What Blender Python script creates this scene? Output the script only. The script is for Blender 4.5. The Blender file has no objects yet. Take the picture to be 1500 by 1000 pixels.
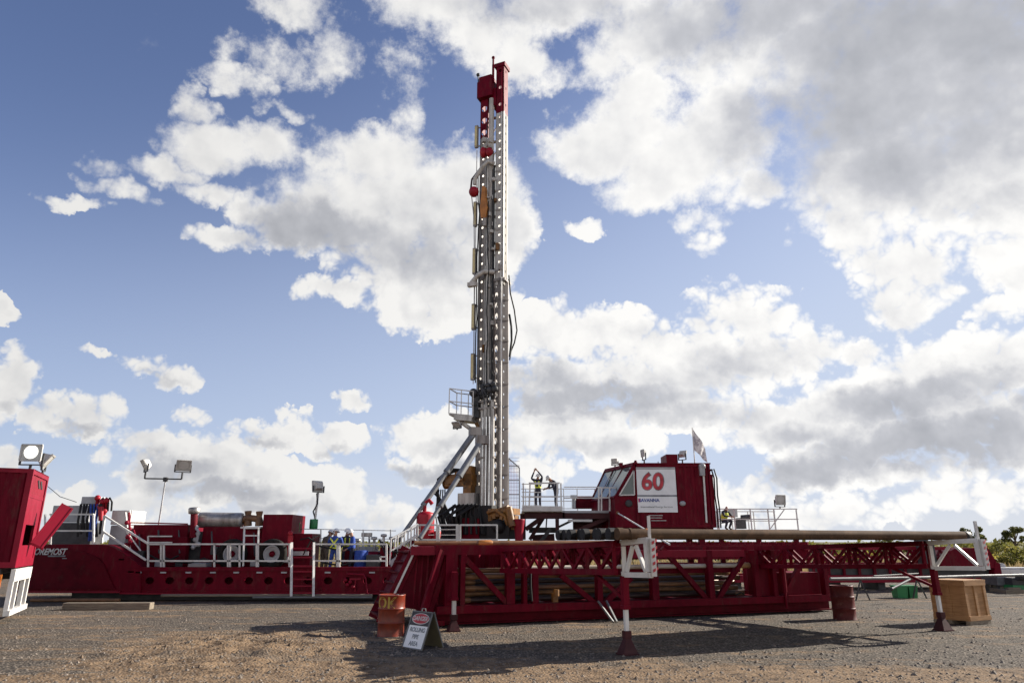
import bpy, math, random
from mathutils import Vector, Matrix, noise as mnoise
random.seed(7)
SC = bpy.context.scene
COL = SC.collection
V = Vector
Z = V((0, 0, 1))

# ---------------------------------------------------------------- camera
CAM_H = 2.0
F = 1000.0                      # focal length in photo pixels (24 mm lens, 1500 px wide photo)
PITCH = math.atan(0.293)
SP, CP = math.sin(PITCH), math.cos(PITCH)
cam_d = bpy.data.cameras.new('camera')
cam_d.lens = 24.0
cam_d.sensor_width = 36.0
cam_d.clip_start = 0.1
cam_d.clip_end = 9000
cam = bpy.data.objects.new('camera', cam_d)
COL.objects.link(cam)
cam.location = (0, 0, CAM_H)
cam.rotation_euler = (math.pi / 2 + PITCH, 0, 0)
SC.camera = cam


def at(u, v, Y):
    """world point at distance Y (metres ahead) seen at photo pixel u, v"""
    zc = (500 - v) / F
    t = Y / (CP - zc * SP)
    return V(((u - 750) / F * t, Y, CAM_H + (SP + zc * CP) * t))


def ground(u, v):
    zc = (500 - v) / F
    r = (SP + zc * CP) / (CP - zc * SP)
    return at(u, v, -CAM_H / r)


# ---------------------------------------------------------------- objects
ORG = {}


def link(o):
    COL.objects.link(o)
    return o


def tag(o, label=None, cat=None, group=None, kind=None):
    if label: o['label'] = label
    if cat: o['category'] = cat
    if group: o['group'] = group
    if kind: o['kind'] = kind
    return o


def thing(name, loc, label, cat, group=None):
    o = bpy.data.objects.new(name, None)
    o.empty_display_size = 0.3
    o.location = loc
    ORG[o] = V(loc)
    link(o)
    return tag(o, label, cat, group)


def children(o):
    return [c for c in bpy.data.objects if c.parent == o]


def copy_tree(o, parent=None):
    c = o.copy()
    link(c)
    c.parent = parent
    for ch in children(o):
        copy_tree(ch, c)
    return c


class MB:
    """collects shapes and links them as one mesh object"""

    def __init__(self):
        self.v, self.f, self.sm, self.mi = [], [], [], []
        self.cur = 0

    def add(self, vs, fs, smooth=False):
        b = len(self.v)
        self.v.extend(V(p) for p in vs)
        for q in fs:
            self.f.append([b + i for i in q])
            self.sm.append(smooth)
            self.mi.append(self.cur)
        return self

    def hexa(self, p):
        """p: 4 bottom corners then 4 top corners"""
        return self.add(p, [(3, 2, 1, 0), (4, 5, 6, 7), (0, 1, 5, 4), (1, 2, 6, 5), (2, 3, 7, 6), (3, 0, 4, 7)])

    def box(self, c, s, rz=0.0):
        c = V(c); x, y, z = s[0] / 2, s[1] / 2, s[2] / 2
        m = Matrix.Rotation(rz, 3, 'Z')
        return self.hexa([c + m @ V(p) for p in ((-x, -y, -z), (x, -y, -z), (x, y, -z), (-x, y, -z),
                                                  (-x, -y, z), (x, -y, z), (x, y, z), (-x, y, z))])

    def fbox(self, o, a, b, c):
        """box from corner o with edge vectors a, b, c"""
        o = V(o); a = V(a); b = V(b); c = V(c)
        return self.hexa([o, o + a, o + a + b, o + b, o + c, o + a + c, o + a + b + c, o + b + c])

    def bar(self, p0, p1, w, h=None, up=Z):
        p0, p1 = V(p0), V(p1); h = h or w
        d = (p1 - p0).normalized()
        s = d.cross(V(up))
        if s.length < 1e-4: s = d.cross(V((1, 0, 0)))
        s.normalize(); t = s.cross(d)
        s *= w / 2; t *= h / 2
        return self.hexa([p0 - s - t, p0 + s - t, p0 + s + t, p0 - s + t, p1 - s - t, p1 + s - t, p1 + s + t, p1 - s + t])

    def tube(self, p0, p1, r, r2=None, n=10, cap=True):
        return self.path([p0, p1], r, n, cap, [r, r if r2 is None else r2])

    def path(self, pts, r, n=7, cap=True, rs=None):
        pts = [V(p) for p in pts]; k = len(pts)
        rs = rs or [r] * k
        vs, fs = [], []
        ref = None
        for i, p in enumerate(pts):
            d = (pts[min(i + 1, k - 1)] - pts[max(i - 1, 0)]).normalized()
            if ref is None:
                ref = d.cross(Z)
                if ref.length < 1e-3: ref = d.cross(V((0, 1, 0)))
            ref = (ref - d * ref.dot(d)).normalized()
            q = d.cross(ref)
            for j in range(n):
                a = 2 * math.pi * j / n
                vs.append(p + (ref * math.cos(a) + q * math.sin(a)) * rs[i])
        for i in range(k - 1):
            for j in range(n):
                j2 = (j + 1) % n
                fs.append((i * n + j, i * n + j2, (i + 1) * n + j2, (i + 1) * n + j))
        self.add(vs, fs, n > 6)
        if cap:
            self.add(vs[:n], [tuple(reversed(range(n)))])
            self.add(vs[-n:], [tuple(range(n))])
        return self

    def prism(self, poly, off):
        poly = [V(p) for p in poly]; off = V(off); n = len(poly)
        fs = [tuple(reversed(range(n))), tuple(range(n, 2 * n))]
        for i in range(n):
            j = (i + 1) % n
            fs.append((i, j, n + j, n + i))
        return self.add(poly + [p + off for p in poly], fs)

    def lathe(self, c, prof, n=24, axis=Z, smooth=True):
        """prof: (radius, height) pairs along axis"""
        c = V(c); ax = V(axis).normalized()
        a = ax.cross(V((0, 1, 0)))
        if a.length < 1e-3: a = ax.cross(V((1, 0, 0)))
        a.normalize(); b = ax.cross(a)
        vs, fs = [], []
        for r, h in prof:
            for j in range(n):
                t = 2 * math.pi * j / n
                vs.append(c + ax * h + (a * math.cos(t) + b * math.sin(t)) * r)
        for i in range(len(prof) - 1):
            for j in range(n):
                j2 = (j + 1) % n
                fs.append((i * n + j, i * n + j2, (i + 1) * n + j2, (i + 1) * n + j))
        return self.add(vs, fs, smooth)

    def strip(self, o, dl, dw, L, W, k, rx, ry, th, seg=14):
        """plate of length L with a row of k round holes, th = thickness vector"""
        o = V(o); dl = V(dl).normalized(); dw = V(dw).normalized(); th = V(th)
        cl = L / k
        for i in range(k):
            c = o + dl * (cl * (i + .5)) + dw * (W / 2)
            inner, outer = [], []
            for j in range(seg):
                a = 2 * math.pi * (j + .5) / seg
                ca, sa = math.cos(a), math.sin(a)
                inner.append(c + dl * (rx * ca) + dw * (ry * sa))
                q = min(cl / 2 / max(abs(ca), 1e-6), W / 2 / max(abs(sa), 1e-6))
                outer.append((ca * q, sa * q))
            corners = [math.atan2(sy * W, sx * cl) % (2 * math.pi) for sx, sy in ((1, 1), (-1, 1), (-1, -1), (1, -1))]
            # put the nearest sample on each corner
            for cn, (sx, sy) in zip(corners, ((1, 1), (-1, 1), (-1, -1), (1, -1))):
                j = min(range(seg), key=lambda q: abs(((2 * math.pi * (q + .5) / seg) - cn + math.pi) % (2 * math.pi) - math.pi))
                outer[j] = (sx * cl / 2, sy * W / 2)
            out = [c + dl * x + dw * y for x, y in outer]
            vs = inner + out + [p + th for p in inner] + [p + th for p in out]
            fs = []
            for j in range(seg):
                j2 = (j + 1) % seg
                fs.append((seg + j, seg + j2, j2, j))
                fs.append((2 * seg + j, 2 * seg + j2, 3 * seg + j2, 3 * seg + j))
                fs.append((j, j2, 2 * seg + j2, 2 * seg + j))
                fs.append((seg + j2, seg + j, 3 * seg + j, 3 * seg + j2))
            self.add(vs, fs)
        return self

    def corr(self, p0, p1, z0, z1, nrm, pitch=.28, depth=.036):
        """corrugated sheet standing on p0-p1, pushed out along nrm"""
        p0, p1, nrm = V(p0), V(p1), V(nrm).normalized()
        L = (p1 - p0).length; d = (p1 - p0) / L
        k = max(2, int(round(L / pitch))); pt = L / k
        prof = []
        for i in range(k):
            b = i * pt
            prof += [(b, 0), (b + pt * .3, 0), (b + pt * .5, depth), (b + pt * .8, depth)]
        prof.append((L, 0))
        vs, fs = [], []
        for s, h in prof:
            q = p0 + d * s + nrm * h
            vs += [V((q.x, q.y, z0)), V((q.x, q.y, z1)), V((q.x, q.y, z0)) - nrm * .05, V((q.x, q.y, z1)) - nrm * .05]
        for i in range(len(prof) - 1):
            a, b = i * 4, (i + 1) * 4
            fs += [(a, b, b + 1, a + 1), (a + 2, a + 3, b + 3, b + 2), (a + 1, b + 1, b + 3, a + 3), (a, a + 2, b + 2, b)]
        return self.add(vs, fs)

    def ball(self, c, r, n=14, m=8, s=(1, 1, 1)):
        c = V(c); vs, fs = [], []
        for i in range(m + 1):
            ph = math.pi * i / m
            for j in range(n):
                t = 2 * math.pi * j / n
                vs.append(c + V((r * s[0] * math.sin(ph) * math.cos(t), r * s[1] * math.sin(ph) * math.sin(t), r * s[2] * math.cos(ph))))
        for i in range(m):
            for j in range(n):
                j2 = (j + 1) % n
                fs.append((i * n + j, (i + 1) * n + j, (i + 1) * n + j2, i * n + j2))
        return self.add(vs, fs, True)

    def build(self, name, mat, parent=None, label=None, loc=None, bevel=0.0):
        org = ORG[parent] if parent is not None else (V(loc) if loc is not None else V((0, 0, 0)))
        me = bpy.data.meshes.new(name)
        me.from_pydata([tuple(p - org) for p in self.v], [], self.f)
        me.polygons.foreach_set('use_smooth', self.sm)
        mats = mat if isinstance(mat, (list, tuple)) else [mat]
        for m in mats: me.materials.append(m)
        if len(mats) > 1: me.polygons.foreach_set('material_index', self.mi)
        me.update()
        o = bpy.data.objects.new(name, me)
        link(o)
        ORG[o] = org
        if parent is not None: o.parent = parent
        elif loc is not None: o.location = loc
        if bevel:
            b = o.modifiers.new('edge', 'BEVEL')
            b.width = bevel; b.segments = 2; b.limit_method = 'ANGLE'; b.angle_limit = math.radians(50)
        if label: o['label'] = label
        return o


def text_mesh(body, size, depth, M, align='CENTER', shear=0.0, bold=0.0, sx=1.0):
    """lettering as solid mesh points: returns (verts, faces) placed by matrix M (x right, y up, z out)"""
    cu = bpy.data.curves.new('lettering', 'FONT')
    cu.body = body; cu.size = size; cu.extrude = depth; cu.align_x = align; cu.align_y = 'CENTER'
    cu.shear = shear; cu.offset = bold; cu.resolution_u = 4
    ob = bpy.data.objects.new('lettering', cu)
    link(ob)
    bpy.context.view_layer.update()
    me = ob.evaluated_get(bpy.context.evaluated_depsgraph_get()).to_mesh()
    vs = [M @ V((p.co.x * sx, p.co.y, p.co.z)) for p in me.vertices]
    fs = [tuple(p.vertices) for p in me.polygons]
    ob.evaluated_get(bpy.context.evaluated_depsgraph_get()).to_mesh_clear()
    bpy.data.objects.remove(ob); bpy.data.curves.remove(cu)
    return vs, fs


def frame(o, x, y):
    """matrix with x right, y up, z = x cross y at origin o"""
    x = V(x).normalized(); y = V(y); y = (y - x * y.dot(x)).normalized(); z = x.cross(y)
    m = Matrix((x, y, z)).transposed().to_4x4()
    m.translation = V(o)
    return m


# ---------------------------------------------------------------- materials
def nd(nt, t, **kw):
    n = nt.nodes.new(t)
    for k, v in kw.items():
        if k in ('inputs',):
            for i, q in v.items(): n.inputs[i].default_value = q
        else: setattr(n, k, v)
    return n


def mat(name, col, col2=None, rough=.5, metal=0.0, scale=2.5, amt=(.42, .62), bump=0.0, bscale=30, spec=.5,
        stretch=(1, 1, 1), col3=None, c3=(.62, .72), s3=9, emit=None, rvar=.15, trans=0):
    m = bpy.data.materials.new(name); m.use_nodes = True
    nt = m.node_tree; b = nt.nodes['Principled BSDF']; L = nt.links.new
    b.inputs['Roughness'].default_value = rough; b.inputs['Metallic'].default_value = metal
    b.inputs['Specular IOR Level'].default_value = spec
    geo = nd(nt, 'ShaderNodeNewGeometry')
    mp = nd(nt, 'ShaderNodeVectorMath', operation='MULTIPLY'); mp.inputs[1].default_value = stretch
    L(geo.outputs['Position'], mp.inputs[0])
    no = nd(nt, 'ShaderNodeTexNoise'); no.inputs['Scale'].default_value = scale
    no.inputs['Detail'].default_value = 6; no.inputs['Roughness'].default_value = .62
    L(mp.outputs[0], no.inputs['Vector'])
    mr = nd(nt, 'ShaderNodeMapRange'); mr.inputs[1].default_value = amt[0]; mr.inputs[2].default_value = amt[1]
    L(no.outputs[0], mr.inputs[0])
    mx = nd(nt, 'ShaderNodeMix', data_type='RGBA')
    mx.inputs[6].default_value = (*col, 1); mx.inputs[7].default_value = (*(col2 or [c * .6 for c in col]), 1)
    L(mr.outputs[0], mx.inputs[0])
    out = mx.outputs[2]
    if col3:
        n3 = nd(nt, 'ShaderNodeTexNoise'); n3.inputs['Scale'].default_value = s3
        n3.inputs['Detail'].default_value = 8; n3.inputs['Roughness'].default_value = .7
        L(mp.outputs[0], n3.inputs['Vector'])
        r3 = nd(nt, 'ShaderNodeMapRange'); r3.inputs[1].default_value = c3[0]; r3.inputs[2].default_value = c3[1]
        L(n3.outputs[0], r3.inputs[0])
        m3 = nd(nt, 'ShaderNodeMix', data_type='RGBA'); m3.inputs[7].default_value = (*col3, 1)
        L(out, m3.inputs[6]); L(r3.outputs[0], m3.inputs[0]); out = m3.outputs[2]
    L(out, b.inputs['Base Color'])
    if rvar:
        rr = nd(nt, 'ShaderNodeMapRange'); rr.inputs[3].default_value = max(.03, rough - rvar); rr.inputs[4].default_value = min(1, rough + rvar)
        L(no.outputs[0], rr.inputs[0]); L(rr.outputs[0], b.inputs['Roughness'])
    if bump:
        nb = nd(nt, 'ShaderNodeTexNoise'); nb.inputs['Scale'].default_value = bscale; nb.inputs['Detail'].default_value = 4
        L(mp.outputs[0], nb.inputs['Vector'])
        bp = nd(nt, 'ShaderNodeBump'); bp.inputs['Strength'].default_value = bump; bp.inputs['Distance'].default_value = .03
        L(nb.outputs[0], bp.inputs['Height']); L(bp.outputs[0], b.inputs['Normal'])
    if emit:
        b.inputs['Emission Color'].default_value = (*emit[:3], 1); b.inputs['Emission Strength'].default_value = emit[3]
    return m


M = {}
M['red'] = mat('red_paint', (.136, .0014, .0122), (.100, .0012, .0096), rough=.5, col3=(.105, .040, .034), c3=(.53, .82), s3=2.2, spec=.09, stretch=(2.2, 2.2, .7))
M['red_dusty'] = mat('red_paint_dusty', (.105, .002, .010), (.075, .002, .008), rough=.55, col3=(.085, .032, .028), c3=(.56, .90), s3=4, spec=.08)
M['pink_red'] = mat('pale_sunlit_red_paint', (.22, .008, .024), (.18, .007, .02), rough=.5, col3=(.19, .05, .045), c3=(.60, .95), s3=5, spec=.15)  # paler red; carries sunlight in its colour on the container end and flap
M['white'] = mat('white_paint', (.66, .65, .62), (.54, .52, .49), rough=.45, col3=(.35, .27, .2), c3=(.60, .78), s3=8)
M['white_clean'] = mat('white_sheet', (.78, .79, .80), (.72, .73, .74), rough=.35)
M['grey'] = mat('grey_paint', (.40, .40, .41), (.30, .30, .31), rough=.5)
M['dark_grey'] = mat('dark_grey_paint', (.060, .060, .063), (.038, .038, .040), rough=.55, spec=.3)
M['black'] = mat('black_rubber', (.012, .012, .013), (.02, .02, .02), rough=.6, spec=.25)
M['tyre'] = mat('tyre_rubber', (.013, .0125, .012), (.03, .026, .022), rough=.85, scale=6, spec=.15)
M['steel'] = mat('weathered_steel', (.42, .40, .38), (.25, .235, .22), rough=.42, metal=.55, scale=1.6, stretch=(3, 3, .5), col3=(.17, .12, .085), c3=(.58, .74), s3=4)
M['mast_white'] = mat('mast_white_paint', (.53, .51, .475), (.42, .40, .37), rough=.5, scale=1.5, stretch=(2, 2, .5), col3=(.19, .145, .115), c3=(.53, .74), s3=3, spec=.3)
M['mast_grey'] = mat('mast_grey_steel', (.34, .31, .285), (.20, .18, .165), rough=.5, metal=.1, scale=1.3, stretch=(3, 3, .35), col3=(.10, .075, .06), c3=(.58, .76), s3=3, spec=.3)
M['mast_dark'] = mat('mast_bare_steel', (.235, .212, .20), (.14, .125, .118), rough=.5, metal=.1, scale=1.3, stretch=(3, 3, .35), col3=(.05, .04, .035), c3=(.58, .76), s3=3, spec=.3)
M['flange'] = mat('mast_side_sun_toned', (.36, .35, .325), (.29, .28, .26), rough=.85, scale=1.5, stretch=(2, 2, .4), col3=(.17, .14, .115), c3=(.56, .76), s3=3, spec=.06)  # mast paint darkened on the leg side that the sun strikes
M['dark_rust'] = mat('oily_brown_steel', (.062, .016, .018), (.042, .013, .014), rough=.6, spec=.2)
M['pale_pipe'] = mat('sunlit_worn_pipe', (.50, .44, .36), (.36, .28, .20), rough=.5, scale=1.2, col3=(.22, .12, .06), c3=(.6, .8))  # worn steel paled to stand for sun along the mid chord
M['chrome'] = mat('chromed_rod', (.72, .72, .73), (.6, .6, .62), rough=.22, metal=.9)
M['strut'] = mat('strut_grey', (.22, .225, .235), (.15, .155, .16), rough=.45, metal=.2, col3=(.09,.07,.06), c3=(.6,.8))
M['yellow'] = mat('yellow_machine_paint', (.25, .105, .012), (.13, .055, .010), rough=.5, col3=(.05, .035, .025), c3=(.52, .68), s3=6)
M['orange'] = mat('orange_paint', (.48, .18, .03), (.33, .12, .02), rough=.5, col3=(.07, .04, .03), c3=(.6, .75))
M['pipe'] = mat('casing_steel', (.10, .064, .040), (.065, .042, .028), rough=.8, spec=.08, scale=1.2, col3=(.15, .09, .055), c3=(.5, .8), s3=5, rvar=.1)
M['rust_pipe'] = mat('rusty_pipe', (.23, .115, .05), (.14, .072, .036), rough=.5, metal=.15, scale=3, col3=(.12, .07, .045), c3=(.55, .75))
M['dark_pipe'] = mat('dark_drill_pipe', (.050, .024, .018), (.032, .017, .014), rough=.45, metal=.15, scale=3, col3=(.10, .05, .03), c3=(.60, .85))
M['grey_pipe'] = mat('galvanised_pipe', (.17, .172, .172), (.12, .12, .12), rough=.55, metal=.2)
M['drum'] = mat('rusty_red_drum', (.20, .028, .010), (.12, .018, .009), rough=.38, spec=.35, scale=4, col3=(.14, .055, .03), c3=(.56, .7), s3=7)
M['drum_dark'] = mat('brown_drum', (.085, .009, .010), (.06, .008, .008), rough=.5, spec=.2, scale=4, col3=(.12, .05, .035), c3=(.56, .7), s3=7)
M['ylw_mark'] = mat('yellow_spray', (.40, .27, .03), (.30, .19, .03), rough=.6)
M['wood'] = mat('crate_plywood', (.36, .19, .075), (.27, .14, .055), rough=.7, scale=2.2, stretch=(1, 1, 9), bump=.15, bscale=14)
M['wood_old'] = mat('weathered_timber', (.22, .18, .13), (.15, .12, .09), rough=.8, scale=3, stretch=(1, 6, 8), bump=.2)
M['green'] = mat('green_plastic', (.02, .20, .06), (.015, .15, .05), rough=.45)
M['lime'] = mat('hi_vis_yellow', (.62, .68, .06), (.52, .58, .05), rough=.6)
M['glass'] = mat('cab_glass', (.05, .075, .075), (.035, .055, .055), rough=.05, spec=.8, rvar=0)
M['screen'] = mat('sky_pale_screen', (.20, .235, .235), (.15, .18, .18), rough=.08, spec=1.0, metal=.35, rvar=0)  # grey in the base colour stands for reflected pale sky
M['lens'] = mat('lamp_glass', (.42, .42, .39), (.34, .34, .31), rough=.12, spec=.8, rvar=0)
M['lens_lit'] = mat('lamp_glass_lit', (.8, .8, .75), rough=.2, emit=(1, .96, .85, .7), rvar=0)
M['lamp_housing'] = mat('lamp_housing', (.50, .49, .46), (.38, .37, .35), rough=.5)
M['tube_lamp'] = mat('strip_lamp_diffuser', (.62, .52, .26), (.52, .42, .2), rough=.4)
M['bright_red'] = mat('bright_red_paint', (.34, .012, .024), (.26, .010, .02), rough=.45, spec=.25)
M['sticker_red'] = mat('red_lettering', (.55, .03, .05), rough=.5)
M['sticker_blue'] = mat('blue_lettering', (.05, .10, .36), rough=.5)
M['sticker_grey'] = mat('grey_band', (.22, .24, .26), rough=.5)
M['sticker_black'] = mat('black_lettering', (.03, .03, .035), rough=.5)
M['sticker_white'] = mat('white_lettering', (.7, .7, .68), rough=.5)
M['ply_dark'] = mat('sign_back_board', (.13, .11, .06), (.09, .08, .05), rough=.8)
M['reflector'] = mat('orange_reflector', (.8, .22, .03), rough=.3, rvar=0)
M['flagcloth'] = mat('flag_cloth', (.74, .72, .70), (.42, .39, .41), rough=.8, scale=6, amt=(.48, .56))
M['skin'] = mat('skin', (.38, .2, .13), rough=.6)
M['blue_cloth'] = mat('blue_coverall', (.025, .07, .33), (.02, .05, .22), rough=.85, scale=7)
M['navy_cloth'] = mat('navy_coverall', (.02, .022, .04), (.03, .03, .05), rough=.85, scale=7)
M['khaki_cloth'] = mat('khaki_coverall', (.17, .13, .09), (.10, .08, .06), rough=.85, scale=7)
M['helmet'] = mat('helmet_white', (.8, .8, .78), rough=.3)
M['boot'] = mat('boot_leather', (.05, .035, .025), rough=.7)
# ---------------------------------------------------------------- render settings, sky, sun
SC.view_settings.view_transform = 'Standard'
SC.view_settings.look = 'None'
SC.view_settings.gamma = 1
SC.view_settings.exposure = 1.1
SC.cycles.max_bounces = 5
SC.cycles.diffuse_bounces = 3
SC.cycles.glossy_bounces = 3

SUN_AZ = V((.92, .39, 0)).normalized()
SUN_EL = math.radians(26)
sun_dir = V((SUN_AZ.x * math.cos(SUN_EL), SUN_AZ.y * math.cos(SUN_EL), math.sin(SUN_EL)))
sd = bpy.data.lights.new('sun', 'SUN')
sd.energy = 5.0; sd.angle = math.radians(.5); sd.color = (1, .93, .82)
so = link(bpy.data.objects.new('sun', sd))
so.location = sun_dir * 60
so.rotation_euler = sun_dir.to_track_quat('Z', 'Y').to_euler()

world = bpy.data.worlds.new("World")
SC.world = world
world.use_nodes = True
nt = world.node_tree
L = nt.links.new
bg = nt.nodes['Background']
sky = nd(nt, 'ShaderNodeTexSky', sky_type='NISHITA', sun_disc=False, sun_elevation=SUN_EL,
         sun_rotation=math.atan2(SUN_AZ.x, SUN_AZ.y))
sky.air_density = 1.0; sky.dust_density = .8; sky.ozone_density = 1.6


def S(op, a, b=None, c=None):
    n = nd(nt, 'ShaderNodeMath', operation=op)
    for i, x in enumerate((a, b, c)):
        if x is None: continue
        if isinstance(x, (int, float)): n.inputs[i].default_value = x
        else: L(x, n.inputs[i])
    return n.outputs[0]


def VM(op, a, b=None, c=None):
    n = nd(nt, 'ShaderNodeVectorMath', operation=op)
    for i, x in enumerate((a, b, c)):
        if x is None: continue
        if isinstance(x, (tuple, list)): n.inputs[i].default_value = x
        elif isinstance(x, (int, float)) and op == 'SCALE': n.inputs[3].default_value = x
        else: L(x, n.inputs[i])
    return n.outputs[1] if op in ('DOT_PRODUCT', 'LENGTH') else n.outputs[0]


def SS(x, a, b, lo=0.0, hi=1.0):
    n = nd(nt, 'ShaderNodeMapRange', interpolation_type='SMOOTHSTEP')
    n.inputs[1].default_value = a; n.inputs[2].default_value = b; n.inputs[3].default_value = lo; n.inputs[4].default_value = hi
    L(x, n.inputs[0])
    return n.outputs[0]


def NOISE(vec, scale, detail, rough, dist=0.0):
    n = nd(nt, 'ShaderNodeTexNoise')
    n.inputs['Scale'].default_value = scale; n.inputs['Detail'].default_value = detail
    n.inputs['Roughness'].default_value = rough; n.inputs['Distortion'].default_value = dist
    L(vec, n.inputs['Vector'])
    return n


def azel(u, v):
    d = (at(u, v, 10.0) - V((0, 0, CAM_H))).normalized()
    return math.atan2(d.x, d.y), math.asin(d.z)


tc = nd(nt, 'ShaderNodeTexCoord').outputs['Generated']
sep = nd(nt, 'ShaderNodeSeparateXYZ'); L(tc, sep.inputs[0])
AZ0 = S('ARCTAN2', sep.outputs[0], sep.outputs[1])
EL0 = S('ARCSINE', sep.outputs[2])
w1 = NOISE(tc, 7.0, 3, .55)
w2 = NOISE(tc, 28.0, 4, .6)
sw1 = nd(nt, 'ShaderNodeSeparateColor'); L(w1.outputs['Color'], sw1.inputs[0])
sw2 = nd(nt, 'ShaderNodeSeparateColor'); L(w2.outputs['Color'], sw2.inputs[0])


def warp(base, a, b):
    x = S('MULTIPLY_ADD', a, .055, base)
    x = S('MULTIPLY_ADD', b, .05, x)
    return S('SUBTRACT', x, .0525)


AZ = warp(AZ0, sw1.outputs[0], sw2.outputs[0])
EL = warp(EL0, sw1.outputs[1], sw2.outputs[1])


def comb(x):
    n = nd(nt, 'ShaderNodeCombineXYZ')
    for i in range(3): L(x, n.inputs[i])
    return n.outputs[0]


AZV, ELV = comb(AZ), comb(EL)


def blob_field(blobs):
    """soft union of elliptical cloud cells given as photo position, radii and weight"""
    bl = []
    for q in blobs:
        u, v, ru, rv = q[:4]; w = q[4] if len(q) > 4 else 1.0
        a, e = azel(u, v)
        sa = abs(azel(u + ru, v)[0] - azel(u - ru, v)[0]) / 2
        se = abs(azel(u, v - rv)[1] - azel(u, v + rv)[1]) / 2
        bl.append((a, e, 1 / (sa * 1.38), 1 / (se * 1.38), w))
    while len(bl) % 3: bl.append((9, 9, 1, 1, 0))
    acc = None
    for i in range(0, len(bl), 3):
        g = bl[i:i + 3]
        X = VM('MULTIPLY_ADD', AZV, tuple(b[2] for b in g), tuple(-b[0] * b[2] for b in g))
        Y = VM('MULTIPLY_ADD', ELV, tuple(b[3] for b in g), tuple(-b[1] * b[3] for b in g))
        D = VM('MULTIPLY_ADD', Y, Y, VM('MULTIPLY', X, X))
        W = tuple(b[4] for b in g)
        H = VM('MULTIPLY_ADD', D, tuple(-w for w in W), W)
        acc = VM('MAXIMUM', acc if acc is not None else (0, 0, 0), H)
    s = nd(nt, 'ShaderNodeSeparateXYZ'); L(acc, s.inputs[0])
    return S('MAXIMUM', S('MAXIMUM', s.outputs[0], s.outputs[1]), s.outputs[2])


CLOUDS = [
    # torn cloud, upper left
    (445, 15, 70, 35, .85), (485, 80, 45, 50, .85), (410, 95, 55, 40, .6), (350, 125, 55, 22, .72), (285, 160, 32, 30, .75), (310, 215, 75, 36, .95),
    (395, 220, 50, 32, .8), (250, 245, 60, 22, .75), (175, 275, 55, 18, .66), (100, 292, 60, 12, .62), (310, 284, 50, 16, .72), (150, 235, 35, 18, .55), (340, 90, 25, 35, .45),
    # big cloud left of the mast
    (560, 230, 90, 45), (620, 310, 130, 85), (520, 320, 120, 50), (430, 330, 80, 35), (345, 350, 70, 16, .7), (610, 400, 110, 60),
    (620, 450, 60, 45), (700, 270, 70, 60), (745, 320, 40, 65), (495, 420, 55, 22, .8), (640, 480, 35, 22, .7), (480, 240, 50, 20, .7), (700, 400, 50, 55), (660, 440, 45, 45), (560, 290, 120, 60),
    (575, 105, 50, 50, .52), (595, 160, 30, 40, .5), (420, 170, 40, 12, .6),
    # top centre
    (650, 15, 100, 50), (730, 50, 80, 55), (820, 10, 150, 40), (760, 95, 55, 35), (805, 110, 45, 30, .7),
    # right centre
    (880, 95, 55, 55, .75), (930, 150, 70, 50), (900, 205, 110, 50), (1000, 235, 100, 60), (815, 205, 55, 20, .7), (1060, 195, 80, 75),
    (1110, 275, 50, 30, .8), (960, 275, 80, 35, .75), (1030, 320, 45, 18, .65), (855, 335, 22, 16, .52), (1030, 352, 26, 20, .6),
    # grey mass, upper right
    (1000, 40, 150, 80), (1150, 60, 200, 120), (1350, 100, 260, 190), (1300, 250, 160, 110), (1450, 250, 150, 130), (1255, 335, 60, 80),
    (1320, 400, 75, 80), (1335, 465, 40, 32), (1450, 370, 50, 50, .85), (1485, 395, 30, 35), (1470, 455, 50, 22, .7),
    # cumulus right of the mast
    (800, 490, 75, 45), (870, 500, 75, 45), (935, 505, 70, 45), (1060, 455, 62, 45), (1110, 480, 70, 45), (1050, 530, 150, 55),
    (900, 560, 170, 42), (1190, 515, 65, 28), (1262, 515, 35, 16), (1000, 600, 140, 30), (810, 560, 80, 45),
    # lower right
    (850, 630, 75, 35), (900, 655, 65, 30), (1130, 620, 100, 38), (1250, 600, 120, 55), (1350, 555, 110, 50), (1450, 535, 110, 50),
    (1350, 640, 160, 50), (1460, 630, 120, 60), (1300, 700, 140, 22, .9), (1200, 690, 90, 36), (1450, 725, 150, 30, .85), (1080, 722, 90, 24, .8),
    (1200, 755, 150, 22, .8), (770, 640, 40, 40, .8), (790, 685, 45, 26, .8),
    # left, low
    (8, 455, 26, 20), (12, 560, 36, 52), (70, 600, 30, 24, .9), (120, 608, 58, 28), (138, 515, 36, 7, .7), (240, 540, 50, 20, .9),
    (390, 632, 58, 18, .85), (425, 622, 36, 16, .8), (500, 642, 42, 25), (285, 605, 30, 16, .6), (510, 580, 28, 13, .9), (290, 670, 110, 34),
    (215, 645, 45, 24), (345, 700, 100, 45), (400, 725, 75, 36), (240, 705, 60, 36), (490, 725, 50, 40), (560, 755, 80, 24, .85),
    (200, 745, 120, 24, .8), (650, 640, 80, 34), (645, 685, 70, 20), (610, 625, 50, 18, .8), (8, 670, 24, 26),
]
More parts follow.
